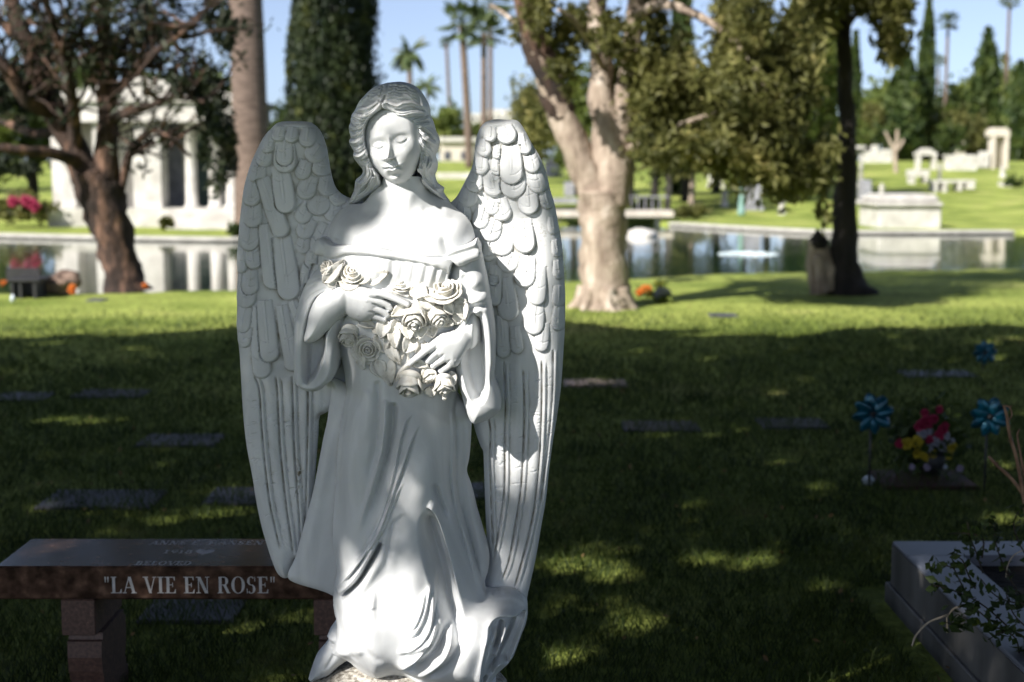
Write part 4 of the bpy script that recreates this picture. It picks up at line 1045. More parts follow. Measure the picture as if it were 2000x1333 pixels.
# ------------------------------------------------------------------ plants kit
def leaf_cloud(P, size, seed=0, aspect=1.6, tilt=None):
    r = np.random.default_rng(seed); n = len(P)
    a = r.normal(size=(n, 3)); a /= np.linalg.norm(a, axis=1)[:, None]
    if tilt is not None: a = a * (1 - tilt[3]) + np.array(tilt[:3]) * tilt[3]; a /= np.linalg.norm(a, axis=1)[:, None]
    b = np.cross(a, r.normal(size=(n, 3))); b /= np.linalg.norm(b, axis=1)[:, None]; c = np.cross(a, b)
    s = size * (.6 + .8 * r.random(n))[:, None]
    l = a * s * aspect / 2; w = b * s / 2; k = c * s * .12
    V_ = np.stack([P - l, P + w + k, P + l, P - w + k], 1).reshape(-1, 3)
    return V_, np.arange(4 * n).reshape(n, 4)
def clumps(spec, seed, clump=14, spread=.22, shell_=.55):
    """spec: [(cx, cy, cz, rx, ry, rz, n)] -> points gathered in uneven clumps"""
    r = np.random.default_rng(seed); out = []
    for cx, cy, cz, rx, ry, rz, n in spec:
        m = max(6, n // clump)
        d = r.normal(size=(m, 3)); d /= np.linalg.norm(d, axis=1)[:, None]; q = d * (shell_ + (1 - shell_) * r.random(m) ** .6)[:, None]
        q *= (.8 + .35 * r.random(m))[:, None]
        wgt = r.random(m) ** 1.5; idx = r.choice(m, n, p=wgt / wgt.sum())
        out.append(np.array([cx, cy, cz]) + (q[idx] + r.normal(size=(n, 3)) * spread * (.5 + r.random((n, 1)))) * np.array([rx, ry, rz]))
    return np.concatenate(out)
def fol(name, c1, c2, c3, scale=1.2, trans=.28):
    return noise_mat(name, c1, c2, scale, .55, 0, c3=c3, trans=trans, ramp=(.36, .6), spec=.35)
LF_DARK = fol('dark_foliage', (.022, .045, .012), (.07, .10, .022), (.15, .17, .04))
LF_OLIVE = fol('olive_foliage', (.06, .068, .018), (.21, .21, .065), (.54, .48, .20), 2.4, .48)
LF_CYP = fol('cypress_foliage', (.008, .018, .006), (.030, .045, .012), (.13, .14, .03), 1.6, .15)
LF_GREEN = fol('green_foliage', (.07, .105, .02), (.17, .21, .045), (.32, .32, .09), .8, .4)
LF_PALM = fol('palm_foliage', (.05, .08, .03), (.12, .15, .06), (.22, .18, .09), 1.0, .15)
LF_PINE = fol('pine_needles', (.014, .024, .012), (.035, .045, .018), (.07, .055, .03), 2.0, .1)
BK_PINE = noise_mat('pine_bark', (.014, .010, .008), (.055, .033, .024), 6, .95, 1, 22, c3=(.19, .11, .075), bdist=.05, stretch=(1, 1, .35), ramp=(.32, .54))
BK_PALE = noise_mat('pale_bark', (.20, .15, .115), (.43, .35, .28), 9, .95, 1.0, 34, c3=(.58, .50, .43), bdist=.03, stretch=(1, 1, .4), ramp=(.3, .6))
BK_DARK = noise_mat('dark_bark', (.010, .009, .009), (.032, .026, .024), 6, .95, 1, 20, c3=(.09, .07, .06), bdist=.04, stretch=(1, 1, .35))
BK_PALM = noise_mat('palm_bark', (.095, .068, .054), (.22, .16, .13), 3, .95, 1, 6, bdist=.04, stretch=(1, 1, 7), ramp=(.3, .7))
def tree(name, label, cat, limbs, bark, spec, mat, lsize, group=None, seed=0, base=None, clump=14, spread=.22, aspect=1.6, shell_=.55, cloud=None, tilt=None, jit=.10):
    b = base if base is not None else limbs[0][0][0]
    t = empty(name, tuple(b), 0, label, cat, group)
    if limbs:
        mb = MB()
        for pts, rad in limbs:
            p = catmull(pts, 5); rr_ = np.interp(np.linspace(0, 1, len(p)), np.linspace(0, 1, len(rad)), rad)
            mb.tube(p - np.array(b), rr_, 12 if rad[0] > .1 else 6, jit=jit)
        mb.build('trunk', bark, t, True)
    if spec is not None or cloud is not None:
        P = clumps(spec, seed, clump, spread, shell_) if cloud is None else cloud
        V_, F_ = leaf_cloud(P - np.array(b), lsize, seed + 1, aspect, tilt)
        mesh_obj('crown', V_, F_, mat, t, False)
    return t
def A(u, v, Y): return np.array(at(u, v, Y))
def pxm(Y): return Y / FPX
# ------------------------------------------------------------------ granite bench with lettering
GRAN = noise_mat('red_granite', (.035, .020, .015), (.11, .062, .044), 26, .13, .02, 200, c3=(.20, .12, .085), detail=12, ramp=(.35, .58), spec=.32, bdist=.001)
GRAN_R = noise_mat('honed_granite', (.07, .038, .031), (.14, .078, .06), 90, .5, .05, 200, c3=(.28, .17, .13), bdist=.001)
LET = noise_mat('engraved_letters', (.46, .45, .45), (.62, .60, .60), 40, .7)
x0, yf, _ = onz(-12, 1107, .45); x1, _, _ = onz(800, 1107, .45); _, yb, _ = onz(300, 1052, .45)
zb = float(at(300, 1172, yf)[2]); bt = .45
BN = empty('granite_bench', ((x0 + x1) / 2, (yf + yb) / 2, 0), 0, 'polished red granite memorial bench with engraved words behind the angel', 'bench')
BO = np.array(BN.location)
def loc(mb, o=BO): mb.v = [tuple(np.array(p) - o) for p in mb.v]; return mb
loc(MB().box(x0, x1, yf, yb, zb, bt, .006)).build('seat', GRAN, BN)
def bench_leg(u0, u1):
    a = float(at(u0, 1200, yf)[0]); b = float(at(u1, 1200, yf)[0]); y0, y1 = yf + .004, yb - .03
    zt = zb - .001; z1 = float(at(150, 1243, yf)[2]); z2 = float(at(150, 1256, yf)[2])
    mb = MB().box(a, b, y0, y1, z1, zt, .003)
    prof = [(z2 + .005, .05), (z2 - .02, .036), (z2 - .06, .034), (z2 - .10, .048), (z2 - .13, .07)]
    cx = (a + b) / 2 + .012; w = (b - a) / 2
    ring = []
    for i, (z, k) in enumerate([(z1 + .001, .030), (z2, .026), (z2 - .002, .012), (z2 - .05, .008), (z2 - .095, .016), (z2 - .13, .03), (z2 - .135, .018), (.06, .020), (.055, .0), (-.02, .0)]):
        ring.append([(cx - w, y0 + k, z), (cx + w, y0 + k, z), (cx + w, y1 - k, z), (cx - w, y1 - k, z)])
    mb.loft(ring)
    loc(mb).build('leg', GRAN_R, BN)
bench_leg(118, 185); bench_leg(612, 680)

# serif glyphs as strokes: thick and thin bars, wedges and rings in a unit box
def ring_(cx, cy, rx, ry, t0, t1, th, tn=.45, n=22):
    out = []
    for i in range(n):
        a, b = t0 + (t1 - t0) * i / n, t0 + (t1 - t0) * (i + 1) / n
        def pt(t, k):
            w = th * (tn + (1 - tn) * abs(math.cos(t)) ** 1.3)
            return (cx + (rx - k * w) * math.cos(t), cy + (ry - k * w * .62) * math.sin(t))
        out.append([pt(a, 0), pt(b, 0), pt(b, 1), pt(a, 1)])
    return out
def bar(x0, y0, x1, y1): return [[(x0, y0), (x1, y0), (x1, y1), (x0, y1)]]
def dg(xa, xb, w, y0=0, y1=1): return [[(xa, y0), (xa + w, y0), (xb + w, y1), (xb, y1)]]
K, TN, SH = .17, .055, .045
def ser(x, y, w=.34): return bar(x - w / 2, y - (SH if y > .5 else 0), x + w / 2, y + (0 if y > .5 else SH))
GL = {
    'L': (.66, bar(.10, 0, .10 + K, 1) + ser(.185, 1) + bar(0, 0, .62, SH) + [[(.50, 0), (.64, 0), (.66, .26), (.62, .26)]]),
    'A': (.78, dg(.07, .36, TN) + dg(.58, .32, K) + bar(.16, .32, .60, .32 + TN) + ser(.10, 0, .24) + ser(.66, 0, .32)),
    'V': (.78, dg(.36, .08, K - .02) + dg(.40, .66, TN) + ser(.15, 1, .32) + ser(.68, 1, .24)),
    'I': (.40, bar(.115, 0, .115 + K, 1) + ser(.2, 1, .38) + ser(.2, 0, .38)),
    'E': (.68, bar(.10, 0, .10 + K, 1) + bar(0, 0, .60, SH) + bar(0, 1 - SH, .58, 1) + bar(.2, .49, .46, .49 + SH) + [[(.52, 0), (.63, 0), (.65, .24), (.61, .24)], [(.50, 1), (.60, 1), (.60, .78), (.56, .78)], [(.44, .38), (.48, .38), (.48, .64), (.44, .64)]]),
    'N': (.82, bar(.12, 0, .12 + TN, 1) + bar(.64, 0, .64 + TN, 1) + dg(.52, .08, K + .02) + ser(.14, 0, .26) + ser(.10, 1, .2) + ser(.67, 1, .26)),
    'R': (.78, bar(.10, 0, .10 + K, 1) + bar(.1, 1 - SH, .45, 1) + bar(.1, .48, .45, .48 + SH) + ring_(.42, .74, .24, .26, -math.pi / 2, math.pi / 2, .17) + dg(.58, .36, K, 0, .5) + ser(.185, 0) + ser(.68, 0, .2)),
    'O': (.84, ring_(.41, .5, .40, .52, 0, 2 * math.pi, .18, .3, 40)),
    'S': (.60, ring_(.29, .745, .24, .265, .25 * math.pi, 1.5 * math.pi, .15, .4) + ring_(.29, .255, .25, .275, -math.pi * .78, math.pi / 2, .15, .4) + bar(.49, .72, .53, 1.0) + bar(.03, 0, .07, .28)),
    'H': (.84, bar(.10, 0, .10 + K, 1) + bar(.56, 0, .56 + K, 1) + bar(.2, .47, .6, .47 + SH) + ser(.185, 0) + ser(.185, 1) + ser(.645, 0) + ser(.645, 1)),
    'B': (.74, bar(.10, 0, .10 + K, 1) + bar(0, 0, .42, SH) + bar(0, 1 - SH, .42, 1) + bar(.1, .49, .42, .49 + SH) + ring_(.38, .75, .24, .25, -math.pi / 2, math.pi / 2, .16) + ring_(.40, .26, .27, .27, -math.pi / 2, math.pi / 2, .16)),
    'D': (.84, bar(.10, 0, .10 + K, 1) + bar(0, 0, .4, SH) + bar(0, 1 - SH, .4, 1) + ring_(.36, .5, .40, .5, -math.pi / 2, math.pi / 2, .18)),
    'C': (.76, ring_(.40, .5, .38, .52, .25 * math.pi, 1.75 * math.pi, .18, .3) + bar(.63, .68, .67, 1)),
    '1': (.40, bar(.12, 0, .12 + .14, 1) + ser(.19, 0, .34) + dg(.02, .12, .06, .8, 1)),
    '9': (.60, ring_(.29, .70, .26, .30, 0, 2 * math.pi, .13, .4) + ring_(.22, .70, .33, .68, -math.pi * .45, 0, .13, .4, 12)),
    '8': (.60, ring_(.29, .74, .22, .26, 0, 2 * math.pi, .13, .4) + ring_(.29, .25, .26, .27, 0, 2 * math.pi, .13, .4)),
    '"': (.34, [[(.04, 1), (.14, 1), (.11, .66), (.07, .66)], [(.20, 1), (.30, 1), (.27, .66), (.23, .66)]]),
    '.': (.26, bar(.06, 0, .18, .12)), ' ': (.32, [])}
def lettering(text, width, height, place, name, parent, o, track=.06):
    tot = sum(GL[c][0] + track for c in text) - track; cx = 0; sx = width / tot
    for c in text:
        w, polys = GL[c]; mb = MB()
        for k, pl in enumerate(polys):
            d = .0006 + .00005 * (k % 5)
            f = [place((cx + px) * sx, py * height, d) for px, py in pl]; b = [place((cx + px) * sx, py * height, -.001) for px, py in pl]
            mb.loft([b, f])
        cx += w + track
        if polys: loc(mb, o).build('letter', LET, parent)
tx0 = float(at(203, 1143, yf)[0]); tx1 = float(at(538, 1143, yf)[0]); tz0 = float(at(300, 1159, yf)[2]); tz1 = float(at(300, 1127, yf)[2])
lettering('"LA VIE EN ROSE"', tx1 - tx0, tz1 - tz0, lambda a, b, d: (tx0 + a, yf - d, tz0 + b), 'lettering', BN, BO)
def top_line(text, u0, u1, va, vb):
    xa, ya, _ = onz(u0, vb, bt); xb, _, _ = onz(u1, vb, bt); _, yc, _ = onz(u0, va, bt)
    lettering(text, xb - xa, yc - ya, lambda a, b, d: (xa + a, ya + b, bt + d), 'lettering', BN, BO)
top_line('ANNE E. HANSEN', 290, 512, 1057, 1064); top_line('1918', 318, 375, 1075, 1081); top_line('BELOVED', 262, 372, 1097, 1104)
xh, yh, _ = onz(400, 1078, bt)
ht_ = MB(); hp = [(16 * math.sin(t) ** 3, 13 * math.cos(t) - 5 * math.cos(2 * t) - 2 * math.cos(3 * t) - math.cos(4 * t)) for t in np.linspace(0, 2 * math.pi, 40)[:-1]]
ht_.loft([[(xh + .0018 * a, yh + .0022 * b, bt - .001) for a, b in hp], [(xh + .0018 * a, yh + .0022 * b, bt + .0009) for a, b in hp]])
loc(ht_).build('heart_emblem', LET, BN)

# ------------------------------------------------------------------ marble planter with a thorny rose bush
MARB = noise_mat('grey_marble', (.09, .10, .125), (.17, .18, .22), 2.2, .42, .1, 60, c3=(.26, .27, .31), detail=12, ramp=(.3, .65), bdist=.003)
MARB2 = noise_mat('stained_marble_side', (.035, .035, .033), (.13, .125, .12), 4, .6, .2, 40, c3=(.34, .32, .30), stretch=(1, 1, .25), bdist=.004)
SOIL = noise_mat('dark_soil', (.010, .008, .006), (.030, .022, .016), 12, 1, 1, 30, bdist=.03)
PX0, PY1, _ = onz(1743, 1056, .235); PT = .235; PW = .20
PL = empty('marble_planter', (PX0 + .9, 4.0, 0), 0, 'low grey marble planter frame filled with dark soil at the right', 'planter'); PO = np.array(PL.location)
loc(MB().box(PX0, PX0 + PW, 2.2, PY1 - PW - .001, .02, PT, .004), PO).build('side_slab', MARB, PL)
loc(MB().box(PX0 - .004, PX0 + .01, 2.2, PY1 - .01, .076, PT - .012), PO).build('stained_facing', MARB2, PL)
loc(MB().box(PX0, PX0 + 2.6, PY1 - PW, PY1, .02, PT - .0015, .004), PO).build('side_slab', MARB, PL)
loc(MB().box(PX0 + 2.4, PX0 + 2.6, 2.2, PY1 - PW - .001, .02, PT, .004), PO).build('side_slab', MARB, PL)
loc(MB().box(PX0 - .018, PX0 + .05, 2.15, PY1 + .018, -.03, .075, .004), PO).build('footing', MARB2, PL)
loc(MB().box(PX0 + PW - .01, PX0 + 2.41, 2.2, PY1 - PW + .01, -.02, .195), PO).build('soil', SOIL, PL)
CANE = noise_mat('dry_cane', (.16, .085, .050), (.33, .20, .12), 20, .7, .3, 60)
TWIG = noise_mat('dark_twig', (.020, .014, .010), (.06, .045, .03), 20, .8)
DRY = noise_mat('dry_straw', (.34, .28, .20), (.50, .42, .32), 20, .8)
LF_ROSE = fol('rose_leaves', (.020, .035, .010), (.045, .075, .014), (.16, .20, .03), 14, .3)
RB = empty('rose_bush', (PX0 + .42, 4.3, .1), 0, 'sparse thorny rose bush with bare tan canes and small leaves in the planter', 'shrub'); RO = np.array(RB.location)
def cane(pts, r0, r1, mat, thorn=0, name='cane'):
    p = catmull([A(u, v, Y) for u, v, Y in pts], 6); mb = MB(); mb.tube(p - RO, np.linspace(r0, r1, len(p)), 7, jit=.05); rs = random.Random(int(pts[0][0]))
    for k in range(thorn):
        i = rs.randrange(2, len(p) - 2); d = np.array([rs.uniform(-1, 1), rs.uniform(-1, .3), rs.uniform(.1, 1)]); d /= np.linalg.norm(d)
        mb.tube([p[i] - RO, p[i] - RO + d * rs.uniform(.008, .016)], [.0028, .0004], 5)
    mb.build(name, mat, RB, True)
cane([(2040, 1240, 4.2), (2010, 1040, 4.25), (1996, 950, 4.3), (1984, 890, 4.3), (1972, 850, 4.3), (1966, 810, 4.3), (1960, 792, 4.3)], .0075, .0042, CANE, 9)
cane([(2030, 1010, 4.3), (1998, 965, 4.3), (1975, 935, 4.3), (1950, 912, 4.3), (1931, 892, 4.3)], .007, .0048, CANE, 6)
cane([(2015, 990, 4.35), (1999, 920, 4.35), (1990, 870, 4.35), (1987, 850, 4.35), (1992, 838, 4.35)], .005, .0025, CANE, 4)
cane([(1960, 793, 4.3), (1972, 796, 4.3), (1976, 812, 4.3), (1968, 822, 4.3)], .003, .002, CANE, 1)
cane([(1781, 1262, 4.0), (1790, 1240, 4.0), (1812, 1217, 4.0), (1838, 1206, 4.0), (1852, 1201, 4.02)], .0026, .0032, DRY)
cane([(1852, 1206, 4.05), (1862, 1190, 4.05), (1885, 1183, 4.05), (1912, 1180, 4.1)], .0032, .0026, DRY)
cane([(1849, 1206, 4.05), (1850, 1222, 4.05), (1850, 1236, 4.05)], .0022, .003, DRY)
cane([(1965, 1128, 4.2), (1968, 1105, 4.2), (1980, 1085, 4.2), (1998, 1075, 4.2)], .002, .0015, DRY)
rs = random.Random(5); lp = []
def twig(pts, r=.0028):
    cane(pts, r, r * .5, TWIG, name='twig')
    P = catmull([A(u, v, Y) for u, v, Y in pts], 6)
    for q in P[3:]:
        for _ in range(2):
            if rs.random() < .75: lp.append(q + np.array([rs.gauss(0, .012), rs.gauss(0, .014), rs.gauss(0, .012)]))
for pts in ([(2030, 1260, 4.0), (1980, 1235, 4.0), (1940, 1225, 4.0), (1900, 1215, 3.98), (1870, 1200, 3.98)], [(1980, 1235, 4.0), (1930, 1190, 4.05), (1890, 1165, 4.1), (1850, 1150, 4.1), (1822, 1143, 4.1)], [(1890, 1165, 4.1), (1872, 1130, 4.15), (1858, 1108, 4.15), (1820, 1104, 4.15)],
            [(2030, 1200, 4.1), (1985, 1150, 4.15), (1958, 1100, 4.2), (1945, 1060, 4.25), (1940, 1020, 4.25), (1925, 1030, 4.25)], [(1920, 1120, 4.3), (1905, 1075, 4.3), (1893, 1045, 4.3), (1890, 1020, 4.3)], [(1918, 1090, 4.3), (1920, 1055, 4.3), (1895, 1043, 4.3), (1850, 1043, 4.3)],
            [(2030, 1320, 3.9), (1995, 1290, 3.9), (1985, 1250, 3.9), (1960, 1235, 3.9), (1930, 1250, 3.9)], [(2020, 1110, 4.2), (1990, 1060, 4.2), (1980, 1020, 4.2), (1996, 990, 4.2)], [(1935, 1215, 4.0), (1905, 1190, 4.0), (1880, 1185, 4.0)], [(2010, 1180, 4.1), (1970, 1175, 4.1), (1940, 1160, 4.1), (1915, 1130, 4.1)],
            [(1905, 1150, 4.1), (1890, 1120, 4.1), (1880, 1095, 4.1), (1862, 1085, 4.1)], [(2010, 1230, 4.0), (1980, 1200, 4.0), (1965, 1160, 4.05)], [(1900, 1215, 3.98), (1870, 1222, 3.98), (1845, 1215, 3.98)]):
    twig(pts)
lp = np.array(lp); V_, F_ = leaf_cloud(lp - RO, .019, 5, 1.7); mesh_obj('foliage', V_, F_, LF_ROSE, RB, False)

# ------------------------------------------------------------------ flat grave markers in the lawn
MK = noise_mat('marker_stone', (.045, .045, .058), (.085, .085, .105), 20, .5, .2, 80, bdist=.003)
MKP = noise_mat('pink_marker_stone', (.30, .22, .21), (.46, .36, .34), 24, .5, .2, 80, bdist=.003)
MKR = noise_mat('red_marker_stone', (.045, .014, .012), (.085, .028, .025), 24, .7, .2, 80, bdist=.003)
for k, (u, v, w, d, m, lab) in enumerate([
        (1162, 750, 124, .32, MKP, 'pale pinkish flat marker in sunlight just right of the angel wing'), (1290, 835, 150, .34, MK, 'grey flat marker in shade below the pinkish one, right of the wing'), (1548, 830, 132, .34, MK, 'grey flat marker in shade left of the turquoise pinwheels'),
        (217, 771, 138, .34, MK, 'grey flat marker at far left, beyond the sunlit grass patch'), (45, 777, 100, .34, MK, 'grey flat marker cut by the left edge of the view'), (353, 863, 156, .36, MK, 'grey flat marker close to the left wing, second row'), (200, 979, 226, .38, MK, 'wide grey flat marker just beyond the bench, at left'),
        (470, 972, 130, .36, MK, 'grey flat marker partly hidden by the left wing above the bench'), (380, 1190, 190, .36, MK, 'bluish flat marker under the granite bench'), (1412, 617, 54, .3, MK, 'pale flat marker in the sunny strip near the trees'), (1830, 733, 140, .34, MK, 'dim grey flat marker beyond the pinwheels'),
        (190, 587, 34, .3, MK, 'small pale flat marker near the foot of the pine'), (1800, 942, 184, .40, MKR, 'dark red granite marker carrying flowers between two pinwheels'), (930, 962, 60, .34, MK, 'grey flat marker seen between the gown and the right wing')]):
    x, y, z = gp(u, v); w_ = w * y / FPX
    mb = MB().box(-w_ / 2, w_ / 2, -d / 2, d / 2, -.03, .014 if m is not MKR else .022, .008); nm = mb.build('grave_marker', m, None, loc=(x, y, z))
    tag(nm, lab, 'grave marker', 'flat grave markers set in the lawn')

# ------------------------------------------------------------------ pinwheels and the flower pot
TEAL = noise_mat('turquoise_foil', (.0, .05, .085), (.004, .11, .18), 30, .28, spec=.7, metallic=.35)
IRON = noise_mat('dark_iron', (.012, .012, .013), (.03, .03, .032), 20, .5)
def pinwheel(u, v, vb, rpx, lab, twist=0):
    x, y, z = gp(u, vb); hx, _, hz = at(u, v, y); r = rpx * y / FPX
    t = empty('pinwheel', (x, y, z), 0, lab, 'pinwheel', 'turquoise pinwheels on stakes')
    h = hz - z; MB().tube([(0, 0, -.05), (0, 0, h)], .006, 8).build('stake', IRON, t, True)
    MB().tube([(0, -.05, h), (0, .02, h)], .014, 10).build('hub', IRON, t, True)
    for k in range(8):
        a0 = k * math.pi / 4 + twist; g = np.zeros((7, 5, 3))
        for i in range(7):
            s_ = i / 6; w = r * .30 * math.sin(math.pi * min(1, s_ * .9 + .06)) ** .7
            for j in range(5):
                q = j / 4 * 2 - 1
                rad = r * (.12 + .88 * s_); n_ = (k % 2) * .012
                g[i, j] = (math.cos(a0) * rad - math.sin(a0) * w * q, -.03 - n_ - .30 * w * (1 - q * q) * 1.6 + .1 * r * q, h + math.sin(a0) * rad + math.cos(a0) * w * q)
        vs, fs = shell(g, .0015); mb = MB(); mb.add(vs, fs); mb.build('blade', TEAL, t, True)
pinwheel(1697, 806, 950, 41, 'turquoise pinwheel on a dark stake left of the pink flowers', .2)
pinwheel(1922, 812, 962, 40, 'turquoise pinwheel right of the pink flowers, behind the bare cane', .5)
pinwheel(1919, 688, 728, 24, 'small dim turquoise pinwheel farther back in the shade', .1)
FX, FY, FZ = gp(1815, 934)
FP = empty('flower_pot', (FX, FY, FZ + .022), 0, 'dark pot of pink, white and yellow flowers on the red granite marker', 'flowers')
MB().lathe([(.05, 0), (.075, .06), (.085, .13), (.07, .125), (.01, .12)], 18).build('pot', IRON, FP, True)
def flower_mat(n, c): return noise_mat(n, tuple(k * .6 for k in c), c, 30, .6, trans=.2)
FM = {'pink': flower_mat('pink_petals', (.40, .015, .08)), 'white': flower_mat('white_petals', (.40, .42, .52)), 'yellow': flower_mat('yellow_petals', (.50, .40, .02)), 'orange': flower_mat('orange_petals', (.85, .22, .02)), 'lilac': flower_mat('lilac_petals', (.45, .40, .55))}
def bloom(c, r, mat, parent, o, seed=0, name='flower'):
    rs = random.Random(seed); mb = MB()
    for ring, k, rr_, up_ in ((0, 6, 1.0, .25), (1, 5, .66, .55), (2, 4, .35, .8)):
        for q in range(k):
            a0 = 2 * math.pi * q / k + rs.uniform(-.3, .3) + ring; g = np.zeros((4, 4, 3))
            for i in range(4):
                for j in range(4):
                    s_ = i / 3; w = (j / 3 * 2 - 1) * .5 * math.sin(math.pi * (.15 + .7 * s_)); rad = rr_ * s_
                    g[i, j] = (math.cos(a0) * rad - math.sin(a0) * w * rr_, -.2 - up_ * s_ - .1 * ring, math.sin(a0) * rad + math.cos(a0) * w * rr_)
            vs, fs = shell(g, .06); mb.add(vs * r + np.array(c) - o, fs)
    return mb.build(name, mat, parent, True)
FO = np.array(FP.location)
for k, (u, v, r, m) in enumerate([(1805, 806, 9, 'pink'), (1834, 800, 9, 'pink'), (1808, 824, 16, 'pink'), (1796, 832, 13, 'pink'), (1822, 818, 11, 'pink'), (1840, 840, 12, 'pink'), (1845, 832, 9, 'pink'), (1834, 850, 12, 'pink'), (1756, 866, 10, 'pink'), (1816, 858, 10, 'pink'),
                                  (1800, 846, 12, 'white'), (1812, 842, 10, 'white'), (1846, 850, 10, 'white'), (1828, 862, 12, 'white'), (1840, 872, 10, 'white'), (1856, 862, 9, 'white'), (1812, 876, 10, 'white'),
                                  (1770, 866, 13, 'yellow'), (1790, 862, 14, 'yellow'), (1792, 886, 11, 'yellow'), (1806, 892, 11, 'yellow'), (1820, 888, 11, 'yellow'), (1858, 872, 11, 'yellow'), (1852, 890, 9, 'yellow'), (1780, 912, 7, 'lilac'), (1810, 912, 8, 'lilac'), (1874, 915, 8, 'lilac')]):
    bloom(A(u, v, FY - .06), r * FY / FPX * .95, FM[m], FP, FO, k)
P_ = clumps([(*A(1808, 850, FY + .02), .17, .10, .13, 420)], 4, 12, .3, .2) - FO
V_, F_ = leaf_cloud(P_, .035, 3, 2.0); mesh_obj('foliage', V_, F_, LF_DARK, FP, False)
PAP = noise_mat('pale_plastic', (.55, .62, .70), (.75, .80, .85), 20, .4)
for u, v, w, lab in ((1692, 944, 22, 'crumpled pale blue paper at the foot of the left pinwheel'), (1840, 933, 9, 'tiny white pebble on the red granite marker')):
    x, y, z = gp(u, v); o_ = blob('paper_scrap' if w > 10 else 'white_pebble', (0, 0, .02 if w > 10 else .06), (w * y / FPX / 2, .03, .028 if w > 10 else .012), PAP, None, .35, int(u), 12, origin=(0, 0, 0)); o_.location = (x, y - (.02), z); tag(o_, lab, 'litter' if w > 10 else 'pebble')
# ------------------------------------------------------------------ trees by the pond
def limb(pts, rad, Y):
    p = [A(u, v, Y + (q[0] if q else 0)) for (u, v, *q) in pts]; return (np.array(p), [r * Y / FPX for r in rad])
def E(u, v, Y, ru, rv, rd, n): x, y, z = at(u, v, Y); s_ = Y / FPX; return (float(x), float(y), float(z), ru * s_, rd, rv * s_, int(n * 2.0))
_, Y1, _ = gp(1180, 600)
big = [limb([(1182, 606), (1181, 590), (1180, 550), (1178, 480), (1178, 420), (1177, 372)], [66, 52, 47, 45, 46, 50], Y1),
       limb([(1172, 400), (1145, 335), (1112, 262), (1085, 190), (1062, 125), (1038, 60), (1022, -40), (1010, -120)], [34, 31, 28, 26, 24, 20, 17, 12], Y1),
       limb([(1190, 400), (1197, 330), (1188, 262), (1176, 200), (1172, 110), (1166, -10), (1160, -110)], [42, 40, 32, 25, 20, 17, 12], Y1),
       limb([(1200, 330), (1214, 240), (1224, 170), (1236, 80), (1246, -30), (1256, -120)], [30, 26, 21, 18, 16, 12], Y1),
       limb([(1222, 292), (1250, 284, -.3), (1290, 268, -.6), (1340, 240, -.9), (1420, 215, -1.2)], [10, 9, 7, 5, 3], Y1), limb([(1060, 120), (1040, 80, .4), (1000, 40, .7), (960, 10, 1.0)], [9, 7, 5, 3], Y1),
       limb([(1240, 30), (1300, 10, -.5), (1380, 40, -.8), (1460, 110, -1), (1500, 190, -1.2)], [12, 10, 8, 6, 3], Y1), limb([(1180, 140), (1150, 80, -.5), (1120, 40, -.8), (1090, 20, -1)], [8, 6, 5, 3], Y1)]
for q in range(7):
    a_ = q * .9 + .3; s_ = Y1 / FPX; bx_, by_, bz_ = gp(1180, 600)
    big.append((np.array([(bx_ + math.cos(a_) * .22, by_ + math.sin(a_) * .22, .22), (bx_ + math.cos(a_) * .31, by_ + math.sin(a_) * .31, .05), (bx_ + math.cos(a_ + .2) * .44, by_ + math.sin(a_ + .2) * .44, -.05)]), [.10, .07, .03]))
tree('spreading_tree', 'pale thick trunk splitting into three limbs under drooping olive foliage by the pond', 'tree', big, BK_PALE,
     [E(1045, 30, Y1, 38, 70, .7, 420), E(1195, 60, Y1 - .8, 70, 50, .5, 240), E(1235, 110, Y1 - .8, 40, 40, .4, 160), E(1100, 150, Y1 - .7, 30, 40, .4, 110), E(1090, 110, Y1 + .5, 34, 60, .6, 260), E(1140, 50, Y1 + .6, 50, 55, .6, 330), E(1205, 150, Y1 + .6, 30, 34, .4, 90), E(1275, 50, Y1 + .5, 44, 80, .8, 420), E(1270, 190, Y1 - .6, 50, 80, .8, 760),
      E(1320, 150, Y1 - .2, 40, 90, .9, 600), E(1300, 280, Y1 - .8, 60, 45, .9, 620), E(1440, 60, Y1 - .6, 52, 80, 1.2, 760), E(1430, 190, Y1 - .8, 80, 90, 1.2, 1500), E(1390, 290, Y1 - .8, 50, 50, .9, 620), E(1465, 300, Y1 - .8, 64, 68, 1.1, 1200),
      E(1535, 335, Y1 - .8, 44, 55, .8, 560), E(1510, 210, Y1 - .6, 50, 110, 1.0, 1000), E(1560, 120, Y1 - .4, 44, 110, 1.0, 800), E(1600, 310, Y1 - .8, 32, 56, .6, 340), E(1606, 400, Y1 - .9, 12, 46, .3, 60), E(1060, 250, Y1 + 2, 34, 50, .6, 200), E(1150, -190, Y1, 230, 130, 2, 2200), E(1420, -170, Y1, 200, 130, 2, 2200)],
     LF_OLIVE, .046, seed=11, clump=20, spread=.20, aspect=2.5, shell_=.1, tilt=(0, 0, -1, .3))
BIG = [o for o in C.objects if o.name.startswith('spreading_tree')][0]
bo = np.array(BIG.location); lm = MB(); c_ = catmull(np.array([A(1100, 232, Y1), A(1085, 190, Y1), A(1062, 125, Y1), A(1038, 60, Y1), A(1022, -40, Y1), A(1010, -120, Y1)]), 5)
lm.tube(c_ - bo, np.interp(np.linspace(0, 1, len(c_)), [0, .15, .4, .6, .8, 1], [24, 29, 28, 25, 21, 15]) * Y1 / FPX, 12, jit=.12); lm.build('shade_toned_limb', BK_PINE, BIG, True)  # foliage shade on the upper left limb put in as darker bark
_, Y2, _ = gp(1655, 574)
